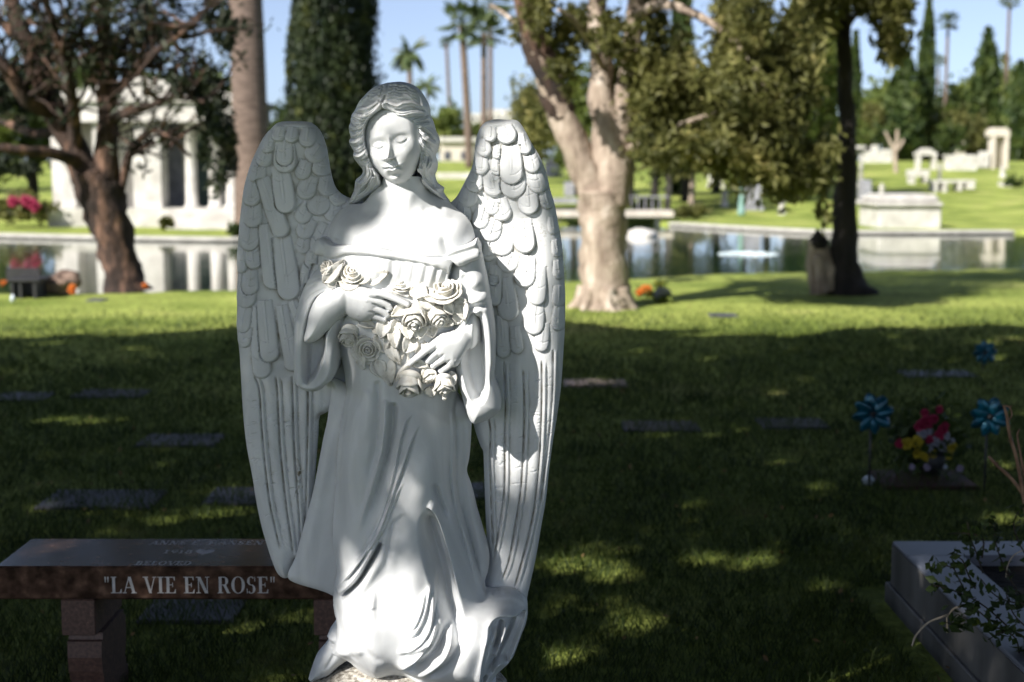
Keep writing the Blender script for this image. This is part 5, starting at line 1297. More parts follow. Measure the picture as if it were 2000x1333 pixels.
dk = [limb([(1656, 584), (1655, 570), (1650, 540), (1648, 490), (1650, 420), (1652, 330), (1655, 240), (1651, 180), (1649, 100), (1650, 0), (1652, -120)], [64, 50, 34, 27, 23, 20, 17, 15, 14, 12, 9], Y2),
      limb([(1650, 60), (1680, 20, -.3), (1720, 10, -.5), (1745, 40, -.6), (1755, 90, -.7)], [7, 6, 4, 3, 2], Y2), limb([(1650, 90), (1620, 50, -.3), (1590, 60, -.5), (1570, 100, -.6)], [7, 5, 4, 2], Y2)]
tree('dark_trunk_tree', 'slender tree with nearly black trunk flaring at its foot on the pond bank', 'tree', dk, BK_DARK,
     [E(1735, 20, Y2 - .4, 34, 50, .6, 620), E(1745, 90, Y2 - .5, 20, 44, .5, 340), E(1690, -10, Y2 - .3, 50, 34, .6, 500), E(1600, 10, Y2 - .3, 50, 50, .7, 800), E(1570, 90, Y2 - .3, 34, 60, .6, 460), E(1618, 300, Y2 - .5, 14, 60, .3, 120), E(1660, -160, Y2, 150, 110, 1.5, 1200)], LF_OLIVE, .052, seed=12, clump=16, spread=.2, aspect=2.5, shell_=.15, tilt=(0, 0, -1, .3))
x, y, z = gp(1606, 574)
SP_ = empty('split_stump', (x, y, z), 0, 'pale split stump with a black pointed top beside the black tree trunk', 'stump'); so = np.array([x, y, z]); s_ = y / FPX
mb = MB(); mb.tube(catmull([A(1596, 582, y), A(1590, 540, y), A(1590, 500, y), A(1594, 472, y)], 4) - so, np.linspace(13, 16, 13) * s_, 9, jit=.12); mb.tube(catmull([A(1622, 568, y - .1), A(1620, 530, y - .1), A(1610, 500, y), A(1600, 474, y)], 4) - so, np.linspace(11, 15, 13) * s_, 9, jit=.12)
mb.tube(catmull([A(1606, 574, y - .15), A(1604, 540, y - .15), A(1598, 500, y - .1)], 4) - so, np.linspace(12, 10, 9) * s_, 8, jit=.1)
mb.build('trunk', BK_PALE, SP_, True)
MB().tube([A(1598, 486, y) - so, A(1598, 476, y) - so, A(1598, 466, y) - so, A(1597, 458, y) - so, A(1597, 448, y) - so], np.array([17, 22, 18, 9, 3]) * s_, 9, jit=.1).build('dark_top', BK_DARK, SP_, True)  # dark cap on the pale stump

_, Y3, _ = gp(240, 562)
pine = [limb([(248, 572), (245, 556), (236, 515), (222, 465), (208, 415), (192, 372), (180, 335)], [50, 40, 35, 38, 43, 44, 38], Y3),
        limb([(186, 372), (158, 318), (122, 245), (88, 175), (58, 100), (32, 30), (10, -60)], [34, 28, 23, 20, 18, 15, 10], Y3),
        limb([(204, 385), (208, 320), (209, 250), (210, 170), (207, 90), (200, 0), (196, -80)], [30, 23, 20, 18, 15, 12, 8], Y3),
        limb([(165, 325), (120, 304, -.4), (60, 296, -.8), (0, 290, -1), (-60, 286, -1.2)], [15, 12, 10, 8, 6], Y3), limb([(232, 400), (243, 340), (254, 300), (266, 282), (296, 256, -.4), (330, 268, -.8), (372, 306, -1)], [8, 8, 9, 8, 6, 5, 3], Y3),
        limb([(210, 235), (250, 222, -.5), (300, 205, -.8), (345, 190, -1), (400, 200, -1.3)], [10, 8, 6, 5, 3], Y3), limb([(209, 200), (245, 160, -.4), (280, 120, -.8), (330, 85, -1.2), (390, 40, -1.5)], [12, 10, 9, 7, 4], Y3),
        limb([(208, 130), (240, 95), (270, 40, .5), (300, -20, .8)], [10, 8, 6, 4], Y3), limb([(70, 125), (110, 110, -.5), (150, 70, -.8), (180, 10, -1)], [10, 8, 6, 4], Y3), limb([(150, 300), (142, 210, -.5), (128, 130, -.8), (100, 40, -1), (80, -40, -1)], [14, 12, 10, 8, 5], Y3),
        limb([(110, 225), (60, 200, -.4), (20, 150, -.6), (-20, 90, -.6)], [16, 14, 12, 9], Y3), limb([(95, 190), (40, 190, .5), (-20, 200, .8)], [10, 8, 6], Y3), limb([(120, 250), (70, 262, .5), (10, 240, .8), (-30, 240, 1)], [12, 10, 8, 6], Y3), limb([(55, 95), (20, 60), (-20, 20)], [12, 10, 8], Y3), limb([(45, 60), (70, 20, .3), (75, -40, .3)], [8, 7, 5], Y3)]
rs = random.Random(31); pts_end = []
for k in range(190):
    src = pine[rs.choice([1, 2, 5, 6, 6, 7, 8, 9, 2, 4, 10])][0]; c = catmull(src, 4); p0 = c[rs.randrange(len(c) // 4, len(c) - 1)]
    d = np.array([rs.uniform(-.4, 1.0), rs.uniform(-.7, .7), rs.uniform(-.25, .8)]); d /= np.linalg.norm(d); L_ = rs.uniform(.4, 1.15); p = [p0]
    for q in range(4):
        d = d + np.array([rs.uniform(-.45, .45), rs.uniform(-.4, .4), rs.uniform(-.25, .4)]); d /= np.linalg.norm(d); p.append(p[-1] + d * L_ / 4)
    pine.append((np.array(p), [rs.uniform(.016, .034), .018, .008])); pts_end.append(p[-1]); pts_end.append(p[-2])
    if rs.random() < .6:
        d2 = d + np.array([rs.uniform(-.8, .8), rs.uniform(-.5, .5), rs.uniform(-.3, .5)]); d2 /= np.linalg.norm(d2); pine.append((np.array([p[2], p[2] + d2 * L_ * .25, p[2] + d2 * L_ * .5 + np.array([0, 0, .06])]), [.013, .006])); pts_end.append(p[2] + d2 * L_ * .5)
r_ = np.random.default_rng(4); pe = np.array(pts_end); pe = pe[(pe[:, 2] > at(0, 150, Y3)[2]) | (r_.random(len(pe)) < .35)]
xtra = clumps([E(425, 260, Y3 - .6, 40, 110, .8, 800), E(340, 20, Y3, 120, 50, 1.0, 150), E(150, -30, Y3, 140, 30, 1.0, 100), E(440, 60, Y3, 40, 70, .8, 400), E(20, 190, Y3, 50, 60, .8, 500), E(380, 170, Y3 - .6, 60, 50, .7, 350), E(30, 330, Y3, 50, 25, .6, 300), E(150, -190, Y3, 260, 110, 2, 1700), E(400, -150, Y3, 120, 90, 1.5, 700)], 9, 26, .10, .1)
needles = np.concatenate([np.repeat(pe, 9, axis=0) + r_.normal(size=(len(pe) * 9, 3)) * .09, xtra])
tree('pine_tree', 'old leaning pine with reddish twisting limbs and dark needles at left', 'tree', pine, BK_PINE, None, LF_PINE, .042, seed=13, cloud=needles, aspect=3.2)

# tall palm trunk and cypresses across the water
x, y, z = gp(497, 452)
pl = [(np.array([[x, y, z - .1], [x - .02, y, z + 1.5], [x - .07, y, z + 4], [x - .12, y, z + 7], [x - .15, y, z + 10]]), [.56, .47, .455, .445, .44])]
tree('tall_palm', 'thick straight pinkish brown palm trunk rising behind the left wing', 'palm', pl, BK_PALM, [(x, y, z + 11.5, 2.2, 2.2, 1.4, 500)], LF_PALM, .5, seed=14, aspect=4, jit=.02)
def cypress(u, vtop, vbase, wpx, Y, lab, seed, n=5000, mat=None, size=.16, lean=0):
    x, _, zt = at(u, vtop, Y); z0 = float(gz(x, Y)); w = wpx * Y / FPX / 2; H = float(zt) - z0; r = np.random.default_rng(seed)
    k = r.integers(0, 60, n); ck = r.random((60, 2)); th = ck[k, 0] * 2 * math.pi + r.normal(size=n) * .28; t = np.clip(ck[k, 1] + r.normal(size=n) * .10, .01, 1)
    prof = np.clip((1 - t) / .35, 0, 1) ** .7 * np.clip(.55 + t / .25, 0, 1); rad = w * prof * (.70 + .28 * r.random(n)) * (.76 + .36 * r.random(60)[k])
    P = np.stack([x + np.cos(th) * rad + lean * t, Y + np.sin(th) * rad, z0 + .15 + t * H], 1)
    tree('cypress', lab, 'cypress', [(np.array([[x, Y, z0 - .1], [x, Y, z0 + H * .5], [x + lean * .8, Y, z0 + H * .8]]), [w * .3, w * .22, w * .08])], BK_DARK, None, mat or LF_DARK, size, cloud=P, aspect=2.4, tilt=(0, 0, 1, .55), seed=seed)
cypress(652, -190, 430, 178, 44, 'broad dark cypress directly behind the angel head', 21, 42000, LF_CYP, size=.085)
cypress(590, -60, 430, 70, 47, 'narrow cypress between palm trunk and the broad dark cypress', 22, 12000, LF_CYP, size=.085)
cypress(1815, 6, 300, 34, 124, 'tall pencil thin cypress rising above the far tombs', 23, 3500, size=.3)
cypress(1672, 70, 300, 24, 120, 'thin cypress showing just right of the black trunk', 24, 2000, size=.3)
cypress(1994, 130, 330, 66, 112, 'dark cypress cut by the right edge of the view', 25, 4000, size=.3)
cypress(1572, -60, 330, 64, 56, 'grey green cypress behind the drooping foliage', 26, 4000, LF_GREEN, size=.26)
cypress(1612, -40, 320, 50, 60, 'cypress with pointed side plume left of the black trunk', 27, 3000, LF_GREEN, size=.26)
cypress(1332, -80, 300, 40, 60, 'cypress column standing in the gap of sky above the dock', 28, 2600, size=.26)
cypress(1930, 66, 200, 60, 126, 'pointed conifer above the far trees at right', 29, 1500, size=.4)
cypress(1772, 112, 260, 70, 122, 'pointed dark conifer left of the pencil cypress', 30, 2200, size=.4)

def round_tree(u, vtop, vbase, wpx, lab, seed, mat=None, n=1800, Y=None, size=None, name='leafy_tree', trunk=True, squash=1.0):
    if Y is None: x, Y, z = gp(u, vbase)
    else: x, _, _ = at(u, 300, Y); x = float(x); z = float(gz(x, Y))
    s_ = Y / FPX; zt = float(at(u, vtop, Y)[2]); H = zt - z; w = wpx * s_ / 2; cz = z + H * .62
    lb = [(np.array([[x, Y, z - .1], [x + .02 * w, Y, z + H * .3], [x - .05 * w, Y, z + H * .7]]), [w * .10 + .05, w * .08 + .04, .04])] if trunk else []
    r = random.Random(seed); sp = [(x, Y, cz, w * .8, w * .7, H * .40 * squash, n // 2)] + [(x + r.uniform(-.5, .5) * w, Y + r.uniform(-.4, .4) * w, cz + r.uniform(-.25, .25) * H, w * r.uniform(.35, .55), w * .4, H * r.uniform(.16, .24), n // 8) for _ in range(4)]
    tree(name, lab, 'tree' if 'tree' in name else 'bush', lb, BK_DARK, sp, mat or LF_GREEN, size or max(.1, w * .13), seed=seed, clump=16, spread=.17, aspect=1.3, shell_=.35, base=np.array([x, Y, z]))
for a in [(1740, 150, 320, 130, 'rounded green tree right of the black trunk beyond the lawn', 41, None, 2600, 130), (1850, 165, 320, 110, 'green tree behind the arched tomb', 42, LF_DARK, 2200, 132), (1905, 150, 320, 120, 'mid green tree behind the long white tomb', 43, None, 2400, 136), (1965, 130, 320, 110, 'green tree beside the far stone portal', 44, LF_GREEN, 2200, 140),
          (1795, 190, 320, 90, 'small dark tree at the foot of the pencil cypress', 45, LF_DARK, 1800, 128), (1700, 205, 320, 90, 'low yellowish tree behind the white columns', 46, LF_OLIVE, 1500, 126), (1655, 230, 330, 100, 'leafy tree hidden behind the black trunk', 47, None, 1600, 90), (2040, 180, 320, 120, 'green tree leaving the view at the right edge', 48, None, 1500, 134),
          (1690, 170, 320, 110, 'tall green tree just right of the black trunk, second row', 111, LF_GREEN, 1800, 138), (1760, 215, 320, 120, 'broad olive tree behind the bare forked tree', 112, LF_OLIVE, 1600, 124), (1835, 205, 318, 90, 'bushy tree filling the gap beside the pencil cypress', 113, LF_GREEN, 1500, 125), (1890, 215, 318, 110, 'olive green tree right behind the domed tomb', 114, LF_OLIVE, 1600, 122), (1945, 175, 318, 100, 'bushy green tree behind the stone portal', 115, LF_GREEN, 1600, 126),
          (1730, 235, 318, 80, 'low dark tree behind the low peaked tomb', 116, LF_DARK, 1200, 120), (1860, 240, 316, 80, 'low dark tree behind the arched and long tombs', 117, LF_DARK, 1200, 119),
          (-260, 60, 400, 260, 'broad green tree beyond the left edge, across the pond', 131, LF_GREEN, 2200, 60), (-560, 90, 400, 260, 'second broad green tree beyond the left edge', 132, LF_DARK, 2200, 66), (-900, 80, 400, 280, 'third broad green tree beyond the left edge', 133, LF_GREEN, 2200, 64), (2260, 150, 330, 220, 'broad green tree beyond the right edge', 134, LF_GREEN, 2000, 100),
          (1340, 105, 330, 140, 'broad tree filling the view behind the dock end', 121, LF_GREEN, 2600, 55), (1452, -30, 330, 150, 'tall leafy tree behind the quay', 122, LF_OLIVE, 3000, 54), (1560, 20, 330, 140, 'tall bright tree left of the black trunk', 123, LF_GREEN, 2600, 57), (1230, 60, 330, 120, 'tall tree behind the pale trunk', 124, LF_DARK, 2400, 53),
          (880, 205, 300, 110, 'low bright green tree between head and right wing', 51, LF_GREEN, 1800, 125), (820, 225, 300, 110, 'low green tree hidden behind the angel hair', 52, LF_GREEN, 1200, 130), (935, 240, 300, 90, 'small far tree just left of the right wing top', 53, LF_GREEN, 1200, 130), (1040, 150, 330, 120, 'green tree behind the left limb of the spreading tree', 54, LF_OLIVE, 2600, 70), (1120, 120, 340, 120, 'bright green tree seen through the fork of limbs', 55, LF_GREEN, 2800, 60),
          (1010, 190, 330, 70, 'olive bush like tree above the right wing', 56, LF_OLIVE, 1400, 75), (1280, 90, 330, 120, 'shadowed tree behind the dock', 57, LF_DARK, 3000, 58), (1400, 130, 330, 150, 'dark tree behind the drooping foliage', 58, LF_DARK, 3000, 62), (1500, 60, 330, 130, 'tall dense tree behind the hanging leaves', 59, LF_DARK, 3000, 60),
          (1570, 180, 330, 110, 'dark tree left of the black trunk', 60, LF_DARK, 2000, 66), (1625, 205, 330, 80, 'yellow green tree showing left of the black trunk', 61, LF_GREEN, 1500, 72), (60, 100, 420, 170, 'dark tree behind the pine at the far left', 62, LF_DARK, 3000, 50), (-30, 150, 420, 160, 'green tree leaving the view at the left edge', 63, LF_GREEN, 2000, 48),
          (150, 80, 400, 170, 'dense tree behind the white mausoleum, left part', 64, LF_DARK, 2400, 58), (430, 150, 400, 170, 'dark evergreen right of the mausoleum', 65, LF_DARK, 3200, 47), (560, 200, 400, 140, 'dark tree hidden behind the left wing', 66, LF_DARK, 2200, 50), (735, 240, 340, 110, 'low tree hidden behind the angel', 67, LF_DARK, 1500, 70), (320, 120, 400, 180, 'dark tree rising behind the mausoleum roof', 68, LF_DARK, 2200, 60)]:
    round_tree(a[0], a[1], a[2], a[3], a[4], a[5], a[6], a[7], a[8])
# two slim pale trunks by the dock
for u, vb, vt, lab, sd_ in ((1303, 414, 215, 'slim pale trunk rising from the end of the dock', 71), (1350, 404, 205, 'slim pale trunk right of the dock, second one', 72)):
    x, Y, z = gp(u, vb); zt = float(at(u, vt, Y)[2])
    tree('slim_tree', lab, 'tree', [(np.array([[x, Y, z - .1], [x + .03, Y, z + 1.2], [x - .05, Y, z + 2.4], [x, Y, zt]]), [.12, .095, .08, .04])], BK_PALE, [E(u, 285, Y, 44, 52, .8, 700), E(u + 15, 245, Y, 55, 45, .9, 600)], LF_OLIVE, .14, seed=sd_)
# palms
def palm(u, v, rpx, Y, tr, lab, seed, fan=False, skirt=False, vb=None, ub=None):
    x, _, zc = at(u, v, Y); x = float(x); zc = float(zc); s_ = Y / FPX; r = rpx * s_; z0 = float(gz(x, Y)); xb = float(at(ub or u, v, Y)[0])
    t = empty('palm_tree', (xb, Y, z0), 0, lab, 'palm'); o = np.array([xb, Y, z0])
    MB().tube(catmull([(xb, Y, z0), ((x * .3 + xb * .7), Y, z0 + (zc - z0) * .4), (x, Y, zc)], 5) - o, np.linspace(tr * 1.25, tr, 11) * s_, 8).build('trunk', BK_PALM, t, True)
    q = np.random.default_rng(seed); P = []; nf = 34 if not fan else 44
    V_ = []; F_ = []
    for k in range(nf):
        az = q.random() * 2 * math.pi; e0 = q.uniform(-.5, 1.35); L_ = r * q.uniform(.8, 1.08); p = np.array([x, Y, zc]); d = np.array([math.cos(az) * math.cos(e0), math.sin(az) * math.cos(e0), math.sin(e0)]); m = 9
        for i in range(m):
            dr = .13 if not fan else .05; d = d - np.array([0, 0, dr * (1 if d[2] > -.9 else 0)]); d /= np.linalg.norm(d); p2 = p + d * L_ / m
            side = np.cross(d, (0, 0, 1)); side /= np.linalg.norm(side) + 1e-6
            w = L_ * (.20 if not fan else (.04 if i < 5 else .26 * (1 - (i - 5) / 5))) * math.sin(math.pi * (.12 + .84 * i / m))
            for sg in (-1, 1):
                b = len(V_); V_ += [p, p2, p2 + side * sg * w + d * w * .5 - np.array([0, 0, w * .5]), p + side * sg * w * .7 - np.array([0, 0, w * .45])]; F_.append((b, b + 1, b + 2, b + 3))
            p = p2
    mesh_obj('crown', np.array(V_) - o, F_, LF_PALM, t, False)
palm(800, 104, 46, 150, 5, 'small feathery palm above the angel head, left of the tall pair', 81)
palm(834, 168, 34, 120, 3, 'low palm crown peeking just right of the angel head', 82)
palm(872, 84, 17, 150, 3.2, 'thin distant palm with a tiny crown, right of the head', 83, True, ub=880)
palm(902, 48, 56, 92, 6.5, 'tall fan palm with a leaning pinkish trunk, left of a pair', 84, True, ub=916)
palm(945, 66, 48, 96, 5.5, 'tall fan palm with a dark crown, right of a pair', 85, True)
palm(958, 10, 50, 100, 4, 'fan palm crown touching the top edge beside the left limb', 86, True)
palm(1852, 44, 26, 130, 3, 'distant fan palm right of the pencil cypress', 87, True)
palm(1835, 118, 15, 140, 2, 'tiny palm behind the pencil cypress', 88, True)
palm(1962, 116, 15, 140, 2, 'tiny palm beside the pointed conifer', 89, True)
palm(1972, 2, 22, 130, 3, 'palm crown cut by the top edge at far right', 90, True)
palm(1003, 160, 12, 150, 2, 'tiny palm left of the leaning limb', 91, True)
# bare forked tree
x, Y, z = gp(1750, 338); s_ = Y / FPX
tree('bare_tree', 'pale leafless forked tree on the far lawn', 'tree', [(np.array([A(1750, 340, Y), A(1749, 320, Y), A(1748, 295, Y)]), [5 * s_, 4.2 * s_, 4.2 * s_]), (np.array([A(1749, 300, Y), A(1740, 280, Y), A(1729, 258, Y)]), [3.6 * s_, 3 * s_, 2 * s_]), (np.array([A(1749, 300, Y), A(1752, 275, Y), A(1753, 254, Y)]), [4 * s_, 3.4 * s_, 2.6 * s_]), (np.array([A(1751, 296, Y), A(1762, 280, Y), A(1764, 272, Y)]), [3 * s_, 2.8 * s_, 2 * s_])], BK_PALE, None, None, .1)

# ------------------------------------------------------------------ monuments and buildings
WST = noise_mat('white_stone', (.42, .40, .365), (.62, .60, .56), 2.5, .7, .2, 30, bdist=.01)
GST = noise_mat('grey_stone', (.20, .20, .23), (.36, .36, .40), 5, .7, .2, 30, bdist=.01)
DST = noise_mat('dark_stone', (.03, .035, .05), (.08, .09, .12), 5, .5)
CRM = noise_mat('cream_render', (.50, .45, .38), (.64, .58, .50), 4, .8)
PGREEN = noise_mat('pale_green_tone', (.10, .22, .19), (.26, .40, .36), 8, .6)
DOOR = noise_mat('dark_green_door', (.008, .03, .026), (.02, .06, .05), 6, .5)
SLATE = noise_mat('recess_wall', (.16, .17, .20), (.26, .27, .31), 4, .8)
ROOF = noise_mat('roof_tiles', (.20, .19, .18), (.34, .32, .30), 6, .9)
def site(u, vb, Y=None):
    if Y is None: return gp(u, vb)
    return float(at(u, vb, Y)[0]), Y, float(gz(0, Y))
class PB(MB):
    """boxes given by their seen edges at depth Y, local to a foot point"""
    def __init__(s, o): super().__init__(); s.o = np.array(o)
    def b(s, u0, u1, v0, v1, Y, d, bev=0.0, foot=False):
        x0 = float(at(u0, v1, Y)[0]) - s.o[0]; x1 = float(at(u1, v1, Y)[0]) - s.o[0]; z1 = float(at(u0, v0, Y)[2]) - s.o[2]; z0 = float(at(u0, v1, Y)[2]) - s.o[2]
        if foot: z0 = min(z0, 0) - .1
        s.box(x0, x1, Y - s.o[1], Y - s.o[1] + d, z0, z1, bev); return s
def col(mb, u, v0, v1, Y, rpx, n=14):
    s_ = Y / FPX; x = float(at(u, v0, Y)[0]) - mb.o[0]; z1 = float(at(u, v0, Y)[2]) - mb.o[2]; z0 = float(at(u, v1, Y)[2]) - mb.o[2]; y = Y - mb.o[1]; r = rpx * s_
    mb.loft([[(x + q * math.cos(t), y + q * math.sin(t), z) for t in np.linspace(0, 2 * math.pi, n + 1)[:-1]] for z, q in ((z0, r * 1.3), (z0 + r * .5, r * 1.3), (z0 + r * .6, r), (z1 - r * .6, r * .85), (z1 - r * .5, r * 1.25), (z1, r * 1.3))])
def piece(name, label, cat, u, vb, group=None, Y=None):
    x, y, z = site(u, vb, Y); t = empty(name, (x, y, z), 0, label, cat, group); return t, (x, y, z), y
# mausoleum
t, o, Y = piece('mausoleum', 'white classical mausoleum with columns and steps across the pond at left', 'mausoleum', 280, 447)
PB(o).b(104, 300, 206, 412, Y + 2.2, 4.5).b(300, 452, 206, 412, Y + 3.4, 3.3).build('wall', WST, t)
PB(o).b(94, 470, 408, 447, Y + .9, 6.0, foot=True).build('plinth', WST, t)
st = PB(o)
for k in range(5): st.b(318, 470, 408 + k * 9, 450, Y + .8 - k * .22, .25, foot=True)
st.build('steps', WST, t)
PB(o).b(98, 462, 198, 238, Y + 1.3, 5.6).b(94, 466, 188, 199, Y + 1.15, 6.0).build('entablature', WST, t)
pe_ = MB(); zA = float(at(280, 188, Y + 1.2)[2]) - o[2]; zB = float(at(280, 150, Y + 1.2)[2]) - o[2]; xa, xb_ = float(at(94, 188, Y + 1.2)[0]) - o[0], float(at(466, 188, Y + 1.2)[0]) - o[0]
pe_.loft([[(xa, 1.2, zA), (xb_, 1.2, zA), (xb_, 1.2, zA + .03), ((xa + xb_) / 2, 1.2, zB), (xa, 1.2, zA + .03)], [(xa, 6.6, zA), (xb_, 6.6, zA), (xb_, 6.6, zA + .03), ((xa + xb_) / 2, 6.6, zB), (xa, 6.6, zA + .03)]]).build('pediment', WST, t)
for u0, u1 in ((120, 150), (185, 205), (262, 318)): PB(o).b(u0, u1, 238, 408, Y + 1.5, .8, .03).build('pilaster', WST, t)
for u in (371, 417, 450):
    c = PB(o); col(c, u, 238, 408, Y + 1.6, 12); c.build('column', WST, t, True)
PB(o).b(318, 358, 238, 408, Y + 3.3, .2).build('recess', SLATE, t)
PB(o).b(384, 408, 262, 408, Y + 3.32, .12).build('door', DOOR, t)
# dock
t, o, Y = piece('wooden_dock', 'pale wooden dock on short posts over the far pond corner', 'dock', 1200, 436)
Y = 43.0; o = (o[0], Y, -.085); t.location = o
PB(o).b(1040, 1316, 413, 424, Y, 1.6).build('deck', CRM, t)
for u in (1090, 1160, 1286): PB(o).b(u - 6, u + 6, 424, 446, Y + .3, .25).build('post', WST, t)
rr2 = PB(o)
for u in range(1232, 1300, 14): rr2.b(u - 1, u + 1, 384, 414, Y + 1.3, .04)
rr2.b(1225, 1305, 383, 385.5, Y + 1.28, .06).build('railing', GST, t)
# sarcophagus on the quay
t, o, Y = piece('sarcophagus', 'large white stone sarcophagus with overhanging lid on the far quay', 'tomb', 1776, 446)
PB(o).b(1716, 1838, 404, 447, Y, 2.2, .03, True).build('chest', WST, t)
PB(o).b(1710, 1843, 396, 404, Y - .12, 2.4, .03).b(1716, 1838, 385, 396, Y, 2.2, .08).b(1724, 1830, 380, 385, Y + .2, 1.8, .04).build('lid', WST, t)
def mono(name, lab, cat, u, vb, boxes, mat, group='white monuments on the far lawn', parts=('block',)):
    x, y, z = gp(u, vb); pb = PB((x, y, z))
    for k, q in enumerate(boxes):
        if q[0] == 'c': col(pb, q[1], q[2], q[3], y + (q[5] if len(q) > 5 else .3), q[4], 10)
        else: pb.b(q[0], q[1], q[2], q[3], y + (q[4] if len(q) > 4 else 0), q[5] if len(q) > 5 else .8, .02, q[3] >= vb - 1)
    return tag(pb.build(name, mat, None, loc=(x, y, z)), lab, cat, group)
def figure(name, lab, u, vt, vb, wpx, mat=WST, group='white statues on the far lawn'):
    x, y, z = gp(u, vb); H = (vb - vt) * y / FPX; r = wpx / 2 * y / FPX
    return tag(MB().lathe([(r, -.05), (r, .12 * H), (r * .75, .14 * H), (r * .8, .3 * H), (r * .55, .5 * H), (r * .85, .68 * H), (r * .8, .76 * H), (r * .25, .82 * H), (r * .38, .88 * H), (r * .38, .95 * H), (r * .1, H)], 14).build(name, mat, None, True, (x, y, z)), lab, 'statue', group)
figure('small_statue', 'small white figure standing just behind the sarcophagus lid', 1722, 358, 386, 14)
figure('small_statue', 'small white figure below the hanging leaves near the quay', 1527, 388, 419, 17)
figure('small_statue', 'white figure right of the slim trunks, left of the pale green column', 1415, 370, 404, 16)
figure('small_statue', 'small white figure at the right before the dark cypress', 1958, 323, 347, 13)
figure('small_statue', 'small pale figure near the left end of the dock', 1236, 372, 400, 14)
figure('jet_column', 'pale green column on a base, standing in for the fountain jet', 1448, 348, 420, 16, PGREEN, None)  # column form stands in for the upright fountain jet
mono('headstone', 'tall grey slab standing in for fountain spray beside the pale green column', 'headstone', 1470, 412, [(1455, 1487, 358, 404), (1450, 1492, 404, 412)], GST, None)  # slab stands in for the grey haze of fountain spray
mono('headstone', 'white square headstone above the small figures left of the pale green column', 'headstone', 1399, 368, [(1387, 1412, 342, 362), (1384, 1416, 362, 368)], WST)
mono('headstone', 'dark tall headstone right of the black trunk', 'headstone', 1694, 402, [(1685, 1702, 352, 396), (1680, 1708, 392, 402)], GST, None)
mono('twin_columns', 'pair of pale columns right of the black trunk', 'monument', 1673, 366, [('c', 1669, 292, 360, 5), ('c', 1683, 290, 360, 4), (1662, 1692, 285, 292), (1660, 1694, 358, 366)], WST)
mono('low_tomb', 'low white tomb with peaked end behind the bare tree', 'tomb', 1716, 318, [(1690, 1742, 296, 318), (1706, 1716, 284, 296), (1725, 1742, 292, 296)], WST)
mono('arched_tomb', 'white arched open tomb with two legs', 'tomb', 1812, 332, [(1793, 1799, 304, 332), (1823, 1829, 304, 332), (1791, 1831, 298, 304), (1798, 1824, 293, 298), (1804, 1818, 290, 293)], WST)
mono('long_tomb', 'long plain white tomb below the domed one', 'tomb', 1884, 333, [(1850, 1908, 306, 332), (1848, 1910, 303, 307)], WST)
mono('domed_tomb', 'cream domed tomb above the long white one', 'tomb', 1886, 306, [(1866, 1905, 282, 306), (1864, 1907, 279, 283), (1872, 1900, 273, 279), (1880, 1892, 269, 273)], CRM, None)
mono('small_tomb', 'small white block left of the domed tomb', 'tomb', 1848, 300, [(1838, 1858, 284, 300)], WST)
mono('stepped_wall', 'stepped white wall between the long tomb and the portal', 'wall', 1922, 330, [(1918, 1932, 296, 328), (1914, 1920, 306, 328)], WST)
mono('stone_portal', 'tall cream stone portal with two pillars at far right', 'portal', 1955, 330, [(1936, 1943, 266, 330), (1962, 1969, 266, 330), (1932, 1973, 254, 267), (1938, 1968, 250, 255), (1943, 1962, 268, 330, .7, .2)], CRM, None)
mono('altar_tomb', 'white altar tomb on legs left of the slender pillar', 'tomb', 1797, 360, [(1778, 1816, 332, 346), (1780, 1788, 346, 360), (1806, 1814, 346, 358)], WST)
mono('slender_pillar', 'slender white pillar in front of the arched tomb', 'pillar', 1836, 368, [('c', 1836, 318, 364, 4), (1830, 1842, 362, 368)], WST)
mono('stone_table', 'low white stone table with several legs', 'table tomb', 1866, 376, [(1820, 1906, 352, 358), (1824, 1832, 358, 376), (1842, 1850, 358, 378), (1872, 1880, 358, 374), (1888, 1904, 356, 370)], WST)
mono('low_slab', 'low pale slab at the right edge of the far lawn', 'grave marker', 1972, 366, [(1960, 1986, 356, 366)], WST)
mono('dark_tomb', 'dark blue grey tomb behind the leaning limb', 'tomb', 1084, 346, [(1064, 1100, 316, 346), (1068, 1096, 310, 316)], DST, None)
mono('headstone', 'pale headstone just right of the right wing shoulder', 'headstone', 1112, 384, [(1103, 1122, 356, 384)], GST, None)
mono('curb_block', 'low grey block right of the right wing near the dock', 'block', 1100, 398, [(1072, 1128, 388, 398)], GST, None)
# far house and building
t, o, Y = piece('white_house', 'cream house with dark windows between head and right wing', 'house', 892, 346, Y=112)
PB(o).b(860, 926, 276, 345, Y, 8, foot=True).build('wall', CRM, t); PB(o).b(856, 930, 268, 277, Y - .4, 9).build('roof', WST, t)
for u in (868, 900): PB(o).b(u, u + 12, 296, 312, Y - .06, .1).build('window', DST, t)
PB(o).b(884, 896, 318, 345, Y - .07, .1).build('door', DST, t)
t, o, Y = piece('distant_building', 'white flat roofed building far beyond the trees', 'building', 962, 260, Y=230)
PB(o).b(906, 1004, 222, 262, Y, 12, foot=True).b(940, 1002, 214, 222, Y + 1, 10).build('wall', WST, t)
w_ = PB(o)
for u in range(912, 1000, 12): w_.b(u, u + 5, 228, 236, Y - .1, .2)
w_.build('window_band', DST, t)
mono('low_wall', 'low white wall segment right of the angel hair', 'wall', 885, 350, [(852, 925, 338, 350)], WST, None)

